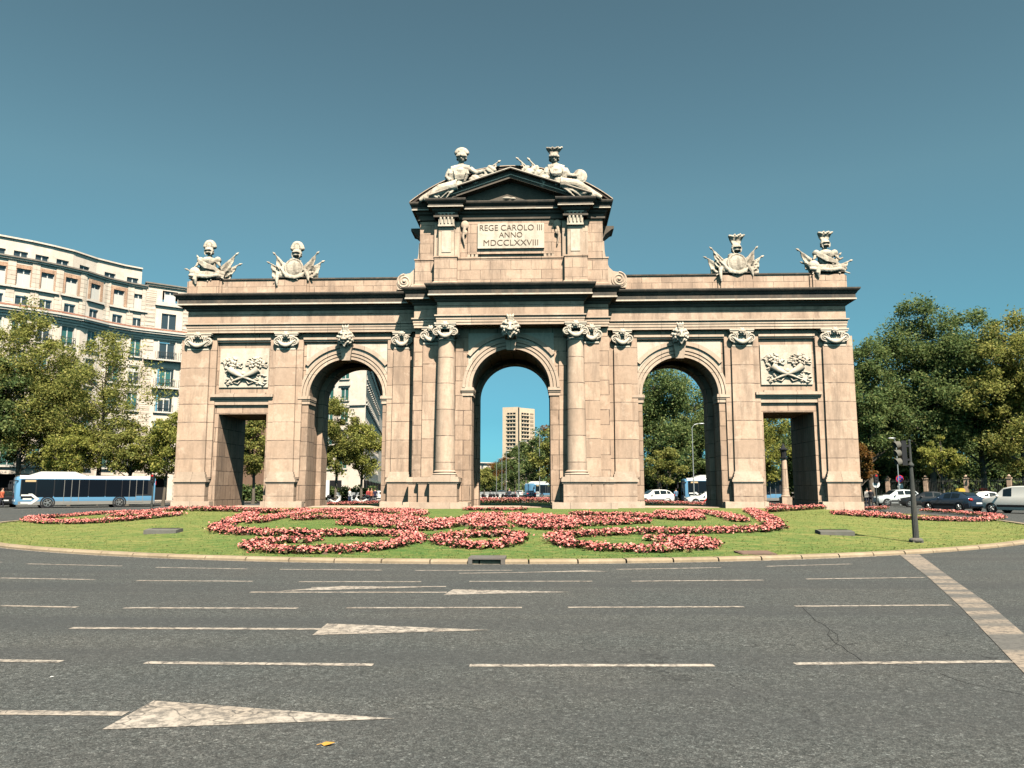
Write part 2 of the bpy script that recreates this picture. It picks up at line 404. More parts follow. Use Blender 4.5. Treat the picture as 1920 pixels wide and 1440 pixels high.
ga = [(1.5 * PI - .62 + 1.05 * k / 80) for k in range(81)]
for k in range(80):
    q = []
    for a, w_ in ((ga[k], .30), (ga[k + 1], .30), (ga[k + 1], .37), (ga[k], .37)):
        x, y = ell(1, a); n = Vector((math.cos(a) / ELL[2], math.sin(a) / ELL[3])).normalized(); q.append((x + n.x * w_, y + n.y * w_, .004))
    mb.add(q, [(0, 3, 2, 1)])
tag(mb.build('gutter_line', paint), kind='structure')

def G(px, py):
    u = (720 - py) / 1440; s = (px - 960) / 1440
    f0 = math.cos(PITCH) - u * math.sin(PITCH); fz = math.sin(PITCH) + u * math.cos(PITCH)
    t = -CAM[2] / fz
    return (CAM[0] + t * (f0 * -math.sin(YAW) + s * math.cos(YAW)), CAM[1] + t * (f0 * math.cos(YAW) + s * math.sin(YAW)))
def ribbon(mb, pts, wid, z=.004, end=True):
    P = [Vector(p) for p in pts]; q = []
    for i, p in enumerate(P):
        t = (P[min(i + 1, len(P) - 1)] - P[max(i - 1, 0)]).normalized(); n = Vector((-t.y, t.x)) * wid / 2
        q += [(p.x + n.x, p.y + n.y, z), (p.x - n.x, p.y - n.y, z)]
    mb.add(q, [(2 * i + 1, 2 * i + 3, 2 * i + 2, 2 * i) for i in range(len(P) - 1)])
lines = [
    [(-13, -31.2), (-10.08, -32.05)], [(-9.3, -32.35), (-6.97, -32.75)], [(-6.1, -33.0), (-4.1, -33.24)], [(-3.4, -33.3), (-1.3, -33.38)], [(-.63, -33.4), (1.3, -33.3)], [(3.4, -33.05), (5.6, -32.6)], [(6.6, -32.3), (8.6, -31.7)],
    [(-11, -34.35), (-8.5, -34.9)], [(-7.98, -35.01), (-6.11, -35.19)], [(-5.28, -35.3), (-3.18, -35.33)], [(-2.36, -35.36), (-.22, -35.28)], [(.62, -35.2), (2.78, -35.09)], [(3.47, -35.06), (5.84, -34.81)], [(6.66, -34.61), (8.9, -34.27)],
    [(-9.2, -37.8), (-6.6, -38.2)], [(-5.61, -38.29), (-4.47, -38.39)], [(-3.8, -38.42), (-1.42, -38.36)], [(-.77, -38.3), (1.62, -38.18)], [(2.25, -38.14), (4.67, -37.99)], [(5.39, -37.92), (7.6, -37.73)],
    [(-7.5, -41.4), (-5.2, -41.55)], [(-4.2, -41.63), (-2.61, -41.68)], [(-1.8, -41.69), (.34, -41.70)], [(1.23, -41.69), (3.47, -41.6)], [(4.23, -41.51), (6.3, -41.33)],
]
for q in lines:
    mb = MB(); ribbon(mb, q, .10); tag(mb.build('lane_marking', paint), kind='structure')
for stem, head in (
        ([(-3.2, -43.33), (-1.10, -43.31)], [(-1.06, -43.66), (.86, -43.36), (-1.07, -42.97)]),
        ([(-3.59, -39.95), (-.66, -39.91)], [(-.65, -40.28), (1.31, -39.9), (-.69, -39.54)]),
        ([(-2.69, -36.76), (.40, -36.66)], [(.39, -36.95), (2.36, -36.55), (.46, -36.29)])):
    mb = MB(); ribbon(mb, stem, .11)
    if head[0][1] < -43: head[0] = (-1.06, -43.68)
    mb.add([(x, y, .0042) for x, y in head], [(0, 1, 2)]); tag(mb.build('arrow_marking', paint), kind='structure')
mb = MB(); mb.add([(x, y, .004) for x, y in ((-2.3, -36.62), (-.05, -36.05), (-1.45, -35.92))], [(0, 1, 2)]); ribbon(mb, [(-1.9, -36.15), (.3, -35.93)], .09, .0045)
tag(mb.build('arrow_marking', paint), kind='structure')
mb = MB(); mb.add([(x, y, .004) for x, y in ((1.2, -33.75), (3.2, -33.45), (2.8, -33.25))], [(0, 1, 2)]); ribbon(mb, [(.3, -33.9), (1.6, -33.68)], .09, .0045)
tag(mb.build('arrow_marking', paint), kind='structure')
mb = MB(); el_, er_ = [(10.93, -28.69), (8.95, -34.36), (7.67, -37.83), (6.33, -41.27), (5.2, -44.2)], [(11.44, -28.67), (9.44, -34.1), (8.11, -37.81), (6.76, -41.2), (5.6, -44.1)]
mb.add([(x, y, .006) for x, y in el_ + er_], [(i, i + 1, i + 6, i + 5) for i in range(4)]); tag(mb.build('stop_line', worn), kind='structure')
crackm = mat('crack_filler', (.03, .03, .029), .95)
for q, wd in (([(1500, 1132), (1508, 1143), (1517, 1151), (1530, 1165), (1546, 1172), (1556, 1181), (1552, 1190), (1566, 1206), (1579, 1212), (1590, 1222), (1603, 1229), (1618, 1241)], .008),
              ([(1556, 1181), (1570, 1190), (1572, 1203), (1560, 1214), (1548, 1219)], .006), ([(1640, 1243), (1700, 1250), (1735, 1259), (1760, 1262), (1795, 1276), (1830, 1285), (1872, 1293), (1930, 1306)], .007)):
    mb = MB(); ribbon(mb, [G(*p) for p in q], wd, .003); tag(mb.build('road_crack', crackm), kind='structure')
for a0, a1 in ((2.45, 2.9), (.2, .55)):      # white edge lines on the far carriageway
    mb = MB(); ribbon(mb, [(40 * math.cos(t) * 1.05, 6 + 26 * math.sin(t)) for t in np.linspace(a0, a1, 16)], .22); tag(mb.build('lane_marking', paint), kind='structure')

# pavements beyond the carriageway
def slab(name, poly, z=.14):
    mb = MB(); mb.prism(poly, -.05, z, axis='z'); return tag(mb.build(name, pavem, fix=True), kind='structure')
slab('pavement', [(-120, 20), (-60, 30), (-44, 42), (-30, 50), (-17, 60), (-17, 400), (-120, 400)])
slab('pavement', [(60, 18), (52, 44), (34, 60), (22, 74), (22, 400), (160, 400), (160, 18)])

# ================================================================== THE ARCH
Z0 = .42
arch = thing('triumphal_arch', 'granite triumphal arch with five openings, carved attic and pediment, standing on the lawn', 'monument', (0, 2.3, Z0))

def wall(mb, x0, x1, z0, z1, y0, y1, ops, n=28, m=0, mj=1):
    """wall slab with openings: ('arch', xc, r, spring) or ('door', xa, xb, top)"""
    xs = x0
    for o in sorted(ops, key=lambda o: o[1]):
        if o[0] == 'arch':
            _, xc, r, sp = o; a, b = xc - r, xc + r
            P = [(xc - r * math.cos(PI * k / n), sp + r * math.sin(PI * k / n)) for k in range(n + 1)]
        else:
            _, a, b, tp = o; P = [(a, tp), (b, tp)]; sp = tp
        mb.add([(xs, y0, z0), (a, y0, z0), (a, y0, z1), (xs, y0, z1), (xs, y1, z0), (a, y1, z0), (a, y1, z1), (xs, y1, z1)], [(0, 1, 2, 3), (5, 4, 7, 6)], m)
        for (p, q), (p2, q2) in zip(P[:-1], P[1:]):
            mb.add([(p, y0, q), (p2, y0, q2), (p2, y0, z1), (p, y0, z1), (p, y1, q), (p2, y1, q2), (p2, y1, z1), (p, y1, z1)], [(0, 1, 2, 3), (5, 4, 7, 6)], m)
            mb.add([(p, y0, q), (p2, y0, q2), (p2, y1, q2), (p, y1, q)], [(3, 2, 1, 0)], mj)
        mb.add([(a, y0, z0), (a, y1, z0), (a, y1, sp), (a, y0, sp)], [(0, 1, 2, 3)], mj)
        mb.add([(b, y0, z0), (b, y1, z0), (b, y1, sp), (b, y0, sp)], [(3, 2, 1, 0)], mj)
        xs = b
    mb.add([(xs, y0, z0), (x1, y0, z0), (x1, y0, z1), (xs, y0, z1), (xs, y1, z0), (x1, y1, z0), (x1, y1, z1), (xs, y1, z1)], [(0, 1, 2, 3), (5, 4, 7, 6)], m)
    mb.add([(x0, y0, z0), (x0, y1, z0), (x0, y1, z1), (x0, y0, z1)], [(3, 2, 1, 0)], m)
    mb.add([(x1, y0, z0), (x1, y1, z0), (x1, y1, z1), (x1, y0, z1)], [(0, 1, 2, 3)], m)
    mb.add([(x0, y0, z1), (x1, y0, z1), (x1, y1, z1), (x0, y1, z1)], [(0, 1, 2, 3)], m)

WH = 11.76
for s in (-1, 1):
    def ops(e): return [('arch', s * 10.75, 2.42 + e, 7.6), ('door', *(sorted((s * 15.92, s * 19.08))), 6.46)]
    x0, x1 = sorted((s * 6.1, s * 21.0))
    mb = MB()
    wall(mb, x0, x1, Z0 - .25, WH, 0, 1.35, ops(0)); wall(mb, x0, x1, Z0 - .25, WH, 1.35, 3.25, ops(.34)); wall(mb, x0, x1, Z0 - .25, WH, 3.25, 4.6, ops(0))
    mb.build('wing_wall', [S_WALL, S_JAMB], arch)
mb = MB(); CR, CS = 2.46, 7.95
wall(mb, -6.1, 6.1, Z0 - .25, 11.9, -1.2, .2, [('arch', 0, CR, CS)]); wall(mb, -6.1, 6.1, Z0 - .25, 11.9, .2, 4.4, [('arch', 0, CR + .3, CS)]); wall(mb, -6.1, 6.1, Z0 - .25, 11.9, 4.4, 5.8, [('arch', 0, CR, CS)])
for s in (-1, 1):
    a, b = sorted((s * 3.02, s * 3.5)); mb.box(a, b, -1.32, -1.2, 2.3, 10.9)
    a, b = sorted((s * 5.55, s * 6.16)); mb.box(a, b, -1.32, -1.2, 2.3, 11.2)
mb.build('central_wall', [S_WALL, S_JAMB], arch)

# floor slab inside the passages
mb = MB(); mb.box(-21.2, 21.2, .3, 4.3, Z0 - .2, Z0 + .09); mb.build('passage_floor', S_TRIM, arch)
# light plinth course
def band(name, segs, y0, y1, prof_h, m, mitre=0):
    for a, b in segs:
        mb = MB(); mb.box(a, b, y0, y1, prof_h[0], prof_h[1]); mb.build(name, m, arch)
segs = []
for s in (-1, 1):
    for a, b in ((6.3, 8.28), (13.22, 15.87), (19.13, 21.62)): segs.append(tuple(sorted((s * a, s * b))))
band('plinth_course', segs, -.62, .32, (Z0 - .3, Z0 + .44), S_TRIM)
band('plinth_course', segs, 4.3, 5.2, (Z0 - .3, Z0 + .44), S_TRIM)
band('plinth_course', [(-6.42, -2.52), (2.52, 6.42)], -2.78, -1.0, (Z0 - .3, Z0 + .42), S_TRIM)

def ionic(cx, yf, z0, wdt, h, depth, face=-1, round_=False):
    """ionic capital: necking, cushion, two spiral volutes, hanging garland, abacus and a flower"""
    mb = MB(); hw = wdt / 2; z1 = z0 + h; f = yf
    if round_:
        cy = yf + depth / 2
        mb.lathe([(hw * .80, z0), (hw * .92, z0 + .06), (hw * .92, z0 + .14), (hw * .80, z0 + .18), (hw * .95, z0 + .34), (hw * 1.0, z0 + .5), (hw * .7, z0 + .6)], cx, cy, 28)
    else:
        mb.box(cx - hw * .93, cx + hw * .93, f + .02, f + depth, z0, z0 + .1)
        mb.box(cx - hw * .84, cx + hw * .84, f + .08, f + depth, z0 + .1, z1 - .2)
        mb.tube([(cx - hw * .8, f + .06, z0 + .30), (cx, f + .0, z0 + .27), (cx + hw * .8, f + .06, z0 + .30)], [.13, .17, .13], 10)
    rv = h * (.24 if round_ else .27); zc = z0 + h * .50
    for sx in (-1, 1):
        vx = cx + sx * (hw - (.03 if round_ else .10))
        mb.tube([(vx, f - .02, zc), (vx, f + depth * .5, zc), (vx, f + depth, zc)], [rv * .93, rv * .72, rv * .93], 18)
        sp_ = []
        for k in range(46):
            t = k / 45; a = PI / 2 * (1 if sx < 0 else 1) + sx * t * 2 * PI * 2.25
            rr = rv * (1 - .86 * t) ; sp_.append((vx + rr * math.cos(a) * 1.0, f - .04 - .05 * t, zc + rr * math.sin(a)))
        mb.tube(sp_, [rv * .15 * (1 - .4 * k / 45) for k in range(46)], 6)
        mb.ball((vx, f - .07, zc), rv * .2, 8, 6)
        mb.tube([(vx, f - .03, zc + rv * .85), (cx + sx * hw * .5, f - .03, z1 - .24), (cx, f - .02, z1 - .26)], [.07, .06, .05], 6)
    pts = [(cx + (k / 12 * 2 - 1) * hw * .82, f - .07 - .05 * math.sin(PI * k / 12), zc + .02 - .30 * h * math.sin(PI * k / 12)) for k in range(13)]
    mb.tube(pts, [.06 + .09 * math.sin(PI * k / 12) for k in range(13)], 8)
    for k in range(7): mb.ball((cx + (k - 3) * hw * .19, f - .02, zc + .22), (.07, .08, .10), 7, 5)
    mb.box(cx - hw * 1.12, cx + hw * 1.12, f - .06, f + depth + .02, z1 - .2, z1 - .09); mb.box(cx - hw * 1.18, cx + hw * 1.18, f - .10, f + depth + .02, z1 - .09, z1)
    mb.ball((cx, f - .14, z1 - .12), (.17, .10, .16), 9, 7)
    for k in range(6):
        a = 2 * PI * k / 6; mb.ball((cx + .15 * math.cos(a), f - .15, z1 - .12 + .14 * math.sin(a)), (.075, .05, .075), 7, 5)
    return mb

def pilaster(cx, wt, wb, yf, yb, strips=True):
    mb = MB(); z0, z1 = 2.72, 10.62
    mb.add([(cx - wb / 2, yf, z0), (cx + wb / 2, yf, z0), (cx + wb / 2, yb, z0), (cx - wb / 2, yb, z0), (cx - wt / 2, yf, z1), (cx + wt / 2, yf, z1), (cx + wt / 2, yb, z1), (cx - wt / 2, yb, z1)],
           [(0, 1, 5, 4), (1, 2, 6, 5), (3, 0, 4, 7), (4, 5, 6, 7), (3, 2, 1, 0)])
    if strips:
        for s in (-1, 1): 
            a, b = sorted((cx + s * wt * .44, cx + s * (wt * .5 + .42))); mb.box(a, b, yf + .17, yb, 2.3, 11.3)
    p = mb.build('pilaster', S_PIL, arch)
    mb = MB(); hw = wb / 2
    mb.box(cx - hw - .17, cx + hw + .17, yf - .17, yb, Z0 + .42, 1.98, 0)
    mb.box(cx - hw - .20, cx + hw + .20, yf - .20, yb, 1.98, 2.08, 1); mb.box(cx - hw - .27, cx + hw + .27, yf - .27, yb, 2.08, 2.24, 1); mb.box(cx - hw - .20, cx + hw + .20, yf - .20, yb, 2.24, 2.36, 1)
    mb.box(cx - hw - .12, cx + hw + .12, yf - .12, yb, 2.36, 2.56, 1); mb.box(cx - hw - .06, cx + hw + .06, yf - .06, yb, 2.56, 2.72, 1)
    mb.build('pedestal', [S_PIL, S_TRIM], p)
    mb = ionic(cx, yf - .05, 10.62, wt, 1.12, .5); mb.build('capital', S_PALE, p, smooth=50)
    return p
for s in (-1, 1):
    pilaster(s * 20.5, 1.5, 1.66, -.38, .05); pilaster(s * 14.68, 1.32, 1.46, -.38, .05); pilaster(s * 7.1, 1.06, 1.14, -.38, .05)
    # flank pilaster beside the column
    mb = MB(); a, b = sorted((s * 4.6, s * 5.55)); mb.box(a, b, -1.46, -1.15, 2.36, 10.75)
    p = mb.build('pilaster', S_PIL, arch)
    mb = ionic(s * 5.07, -1.52, 10.70, 1.02, 1.12, .45); mb.build('capital', S_PALE, p, smooth=50)
    # engaged column
    cx, cy = s * 4.04, -1.80
    mb = MB(); prof = []
    for k in range(13):
        t = k / 12; prof.append((.605 - .105 * t ** 1.6, 2.78 + 8.0 * t))
    mb.lathe([(.66, 2.72)] + prof + [(.54, 10.80)], cx, cy, 40)
    c_ = mb.build('column', S_DRUM, arch, smooth=40)
    mb = MB(); mb.box(cx - .74, cx + .74, cy - .74, cy + .74, 2.36, 2.48)
    mb.lathe([(.72, 2.48), (.76, 2.53), (.72, 2.58), (.66, 2.60), (.66, 2.64), (.70, 2.68), (.66, 2.72)], cx, cy, 40); mb.build('column_base', S_TRIM, c_, smooth=40)
    mb = ionic(cx, cy - .62, 10.76, 1.16, 1.12, 1.24, round_=True); mb.build('capital', S_PALE, c_, smooth=50)
    mb = MB()
    for xa, xb, yf in ((3.2, 4.86, -2.62), (4.86, 5.62, -2.05), (5.62, 6.3, -1.62)):
        a, b = sorted((s * xa, s * xb)); mb.box(a, b, yf, -1.0, Z0 + .40, 1.96, 0)
        e0 = .08
        xa2, xb2 = xa - (.08 if xa < 4 else 0), xb + .08
        a, b = sorted((s * xa2, s * xb2)); mb.box(a, b, yf - .04, -1.0, 1.96, 2.06, 1); mb.box(a - .05, b + .05, yf - .11, -1.0, 2.06, 2.25, 1); mb.box(a, b, yf - .04, -1.0, 2.25, 2.36, 1)
    mb.build('column_pedestal', [S_PIL, S_TRIM], arch)

# archivolts, imposts, keystones with lion heads
def archivolt(xc, sp, r, yf, outer):
    mb = MB(); n = 48
    bands = [(r - .004, r + .17, .10), (r + .17, r + .21, .05), (r + .21, r + .38, .15), (r + .38, r + .42, .09), (r + .42, r + .60, .20)]
    for ra, rb, d in bands:
        for k in range(n):
            a0, a1 = PI * k / n, PI * (k + 1) / n
            q = [(xc - rr * math.cos(a), yy, sp + rr * math.sin(a)) for yy in (yf - d, yf + .06) for rr, a in ((ra, a0), (rb, a0), (rb, a1), (ra, a1))]
            mb.add(q, [(3, 2, 1, 0), (0, 4, 7, 3), (1, 2, 6, 5)])
    a0_, a1_ = R(38), R(142)
    for k in range(24):
        a0, a1 = a0_ + (a1_ - a0_) * k / 24, a0_ + (a1_ - a0_) * (k + 1) / 24
        q = [(xc - rr * math.cos(a), yy, sp + rr * math.sin(a)) for yy in (yf - .16, yf + .04) for rr, a in ((outer - .26, a0), (outer, a0), (outer, a1), (outer - .26, a1))]
        mb.add(q, [(3, 2, 1, 0), (0, 4, 7, 3), (1, 2, 6, 5)] + ([(0, 1, 5, 4)] if k == 0 else []) + ([(2, 3, 7, 6)] if k == 23 else []))
    v = mb.build('archivolt', S_TRIM, arch)
    # pale spandrel field
    mb = MB(); zt = sp + outer - .02; hw = outer * .98; pts = []
    for k in range(25):
        a = PI * (.16 + .68 * k / 24); pts.append((xc - (r + .62) * math.cos(a), sp + (r + .62) * math.sin(a)))
    left = pts[0][0]
    for k in range(24):
        (p, q), (p2, q2) = pts[k], pts[k + 1]
        mb.add([(p, yf - .035, q), (p2, yf - .035, q2), (p2, yf - .035, zt), (p, yf - .035, zt)], [(0, 1, 2, 3)])
        mb.add([(p, yf - .035, zt), (p2, yf - .035, zt), (p2, yf, zt), (p, yf, zt)], [(0, 1, 2, 3)])
    mb.build('spandrel', S_PALE, arch)
    return v
def lion(xc, yf, zc, S, parent):
    mb = MB(); rr = random.Random(3)
    def B(x, y, z, *r): mb.ball((xc + x * S, yf + y * S, zc + z * S), tuple(q * S for q in r), 14, 10)
    def T(ps, rs, n=8): mb.tube([(xc + x * S, yf + y * S, zc + z * S) for x, y, z in ps], [q * S for q in rs], n)
    B(0, -.1, .05, .42, .26, .50)                                  # mass of the mane
    for rad, n, ln, y0 in ((.28, 11, .17, -.28), (.40, 13, .16, -.14)):
        for k in range(n):
            a = 2 * PI * (k + .3) / n + rr.uniform(-.12, .12); ca, sa = math.cos(a), math.sin(a); l = ln * rr.uniform(.8, 1.3)
            T([(ca * rad * .8, y0, sa * rad), (ca * (rad + l * .6), y0 - .04, sa * (rad + l * .6) + .02), (ca * (rad + l) + .06 * sa, y0 + .06, sa * (rad + l) - .06)], [.12, .105, .04], 7)
    for k in range(3): T([((k - 1) * .10, -.2, .5), ((k - 1) * .15, -.28, .70), ((k - 1) * .2, -.2, .86)], [.09, .08, .02], 7)
    B(0, -.42, .02, .25, .18, .30)                                 # face
    B(0, -.62, -.16, .155, .15, .12); B(0, -.70, -.08, .075, .06, .05)   # muzzle, nose
    for sx in (-1, 1):
        B(sx * .075, -.68, -.17, .085, .08, .07); B(sx * .12, -.56, .17, .11, .06, .045); B(sx * .19, -.47, -.04, .09, .08, .10); B(sx * .30, -.30, .30, .09, .06, .11)
    T([(0, -.54, .18), (0, -.66, -.06)], [.085, .07]); B(0, -.56, -.33, .10, .10, .06)
    T([(-.1, -.46, -.36), (0, -.48, -.62)], [.1, .02]); T([(.1, -.46, -.36), (.02, -.44, -.66)], [.1, .02])
    o = mb.build('lion_head', S_PALE, parent, fix=True); remesh(o, .024 * S, .03); return o
for xc, sp, r, yf, ou in ((-10.75, 7.6, 2.42, 0, 3.45), (10.75, 7.6, 2.42, 0, 3.45), (0, 7.95, 2.46, -1.2, 3.5)):
    archivolt(xc, sp, r, yf, ou)
    mb = MB(); zt = sp + r + 1.0
    mb.add([(xc - .26, yf - .34, sp + r - .12), (xc + .26, yf - .34, sp + r - .12), (xc + .42, yf - .44, zt), (xc - .42, yf - .44, zt),
            (xc - .26, yf + .2, sp + r - .12), (xc + .26, yf + .2, sp + r - .12), (xc + .42, yf + .1, zt), (xc - .42, yf + .1, zt)],
           [(0, 1, 2, 3), (4, 0, 3, 7), (1, 5, 6, 2), (3, 2, 6, 7), (4, 5, 1, 0)])
    k_ = mb.build('keystone', S_TRIM, arch)
    if xc: lion(xc, yf - .47, 11.33, 1.0, k_)
    else:
        lion(xc, -2.30, 11.50, 1.06, k_)
        mb = MB(); mb.prism([(-2.34, 11.1), (-2.34, 11.75), (-1.15, 11.75), (-1.15, 10.9), (-1.6, 10.95), (-2.0, 11.0)], -.36, .36, axis='x'); mb.build('console', S_TRIM, k_, fix=True)
    for sx in (-1, 1):
        mb = MB(); a, b = sorted((xc + sx * (r - .09), xc + sx * (r + .62)))
        mb.box(a, b, yf - .14, yf + 1.2, sp - .52, sp - .30); mb.box(a - .03, b + .03, yf - .19, yf + 1.2, sp - .30, sp - .20); mb.box(a - .05, b + .05, yf - .25, yf + 1.2, sp - .20, sp - .05); mb.box(a - .02, b + .02, yf - .17, yf + 1.2, sp - .05, sp + .01)
        mb.build('impost', S_TRIM, arch)
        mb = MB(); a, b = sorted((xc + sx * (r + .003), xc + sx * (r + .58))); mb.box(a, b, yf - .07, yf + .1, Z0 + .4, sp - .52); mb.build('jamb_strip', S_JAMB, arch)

# string courses between the capitals, door lintels, relief panels
for s in (-1, 1):
    for xa, xb in ((7.86, 13.6), (15.78, 19.32)):
        mb = MB(); a, b = sorted((s * xa, s * xb)); mb.box(a, b, -.17, .05, 11.18, 11.30); mb.box(a, b, -.26, .05, 11.30, 11.44); mb.build('string_course', S_TRIM, arch)
    mb = MB(); a, b = sorted((s * 15.5, s * 19.5))
    mb.box(a, b, -.16, .05, 7.05, 7.30); mb.box(a - .0, b, -.19, .05, 7.30, 7.42); mb.box(a - .03, b + .03, -.28, .05, 7.42, 7.54); mb.box(a - .05, b + .05, -.40, .05, 7.54, 7.72); mb.box(a + .5, b - .5, -.24, .05, 7.72, 7.82)
    mb.build('door_cornice', S_TRIM, arch)
    mb = MB(); cx, z0, z1 = s * 17.5, 8.2, 10.78
    mb.box(cx - 1.62, cx + 1.62, -.09, .04, z0, z1)
    pn = mb.build('relief_panel', S_PALE, arch)
    mb = MB(); rr = random.Random(5); zc = z0 + .98
    for sx in (-1, 1):      # two crossed cornucopias spilling flowers, ribbons below
        pts = []; rs = []
        for k in range(12):
            t = k / 11; pts.append((cx - sx * 1.05 + sx * 2.0 * t, -.15 - .06 * math.sin(PI * t), z0 + .28 + .95 * t ** 1.5 + .06 * math.sin(5 * t))); rs.append(.045 + .22 * t ** 1.6)
        mb.tube(pts, rs, 10)
        ex, ez = pts[-1][0] - sx * .12, pts[-1][2] + .30
        for k in range(46):
            a = rr.uniform(0, 2 * PI); q = rr.uniform(0, 1) ** .6
            px_, pz_ = ex + .56 * q * math.cos(a), ez + .42 * q * math.sin(a) + .05
            if pz_ < zc + .05: continue
            z_ = rr.uniform(.05, .12); mb.ball((px_, -.12 - .12 * (1 - q), pz_), (z_, z_ * .8, z_ * rr.uniform(.7, 1.2)), 8, 6)
        for k in range(16):
            a = rr.uniform(-.5, PI + .5); mb.tube([(ex + .4 * math.cos(a), -.12, ez + .3 * math.sin(a)), (ex + .72 * math.cos(a), -.13, ez + .52 * math.sin(a)), (ex + .76 * math.cos(a + .2), -.10, ez + .56 * math.sin(a + .2))], [.05, .05, .02], 6)
        for k in range(14):
            x_ = cx + sx * rr.uniform(.75, 1.45); zz = z0 + rr.uniform(.15, 1.1); an = rr.uniform(-.9, .9)
            mb.tube([(x_ - .13 * math.cos(an), -.09, zz - .13 * math.sin(an)), (x_, -.17, zz), (x_ + .15 * math.cos(an), -.09, zz + .15 * math.sin(an))], [.03, .06, .02], 6)
        mb.tube([(cx + sx * .08, -.13, z0 + .55), (cx + sx * .35, -.15, z0 + .22), (cx + sx * .62, -.15, z0 + .30), (cx + sx * .40, -.15, z0 + .45), (cx + sx * .15, -.13, z0 + .5)], .05, 6)
    mb.ball((cx, -.2, zc - .1), (.2, .14, .16), 10, 8)
    o = mb.build('cornucopia_carving', S_PALE, pn, smooth=60)

# entablature carried all the way round, breaking forward over the columns
OUT = [(-21.3, -.38), (-6.15, -.38), (-6.15, -1.48), (-4.56, -1.48), (-4.56, -2.36), (4.56, -2.36), (4.56, -1.48), (6.15, -1.48), (6.15, -.38), (21.3, -.38),
       (21.3, 4.98), (6.15, 4.98), (6.15, 6.05), (-6.15, 6.05), (-6.15, 4.98), (-21.3, 4.98)]
mb = MB(); mb.sweep(OUT, [(0, 11.76), (0, 11.92), (.035, 11.925), (.035, 12.10), (.07, 12.105), (.07, 12.24), (.12, 12.28), (.16, 12.30), (.16, 12.38), (0, 12.385)], cap_bottom=True); mb.build('architrave', S_TRIM, arch)
mb = MB(); mb.sweep(OUT, [(0, 12.38), (0, 13.22)]); mb.build('frieze', S_PIL, arch)
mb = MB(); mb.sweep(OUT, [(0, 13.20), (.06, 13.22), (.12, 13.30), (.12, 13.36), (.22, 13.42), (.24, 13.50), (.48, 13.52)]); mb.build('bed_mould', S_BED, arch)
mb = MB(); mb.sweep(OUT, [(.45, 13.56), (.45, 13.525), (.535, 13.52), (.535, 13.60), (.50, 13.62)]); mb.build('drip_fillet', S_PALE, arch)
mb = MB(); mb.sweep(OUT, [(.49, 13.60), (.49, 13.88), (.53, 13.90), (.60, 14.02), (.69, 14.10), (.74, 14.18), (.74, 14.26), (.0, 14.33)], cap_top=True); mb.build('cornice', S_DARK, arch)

# parapet over the wings, with pedestals under the trophies
for s in (-1, 1):
    x0, x1 = sorted((s * 7.0, s * 21.25))
    mb = MB(); mb.box(x0, x1, -.22, 1.0, 14.28, 15.34); mb.box(x0, x1, 3.6, 4.82, 14.28, 15.34)
    a, b = sorted((s * 20.2, s * 21.25)); mb.box(a, b, .9, 3.7, 14.28, 15.33)
    for cx in (14.5, 20.35): a, b = sorted((s * cx - 1.0, s * cx + 1.0)); mb.box(a, b, -.40, .9, 14.28, 15.30); mb.box(a - .16, b + .16, -.31, .9, 14.28, 15.27)
    p = mb.build('parapet', S_ATTIC, arch)
    mb = MB(); x0, x1 = sorted((s * 7.0, s * 21.28)); mb.box(x0, x1, -.30, 1.04, 15.35, 15.44); mb.box(x0, x1, 3.56, 4.9, 15.35, 15.44)
    for cx in (14.5, 20.35): mb.box(s * cx - 1.04, s * cx + 1.04, -.44, .5, 15.445, 15.50)
    mb.build('coping', S_DARK, p)

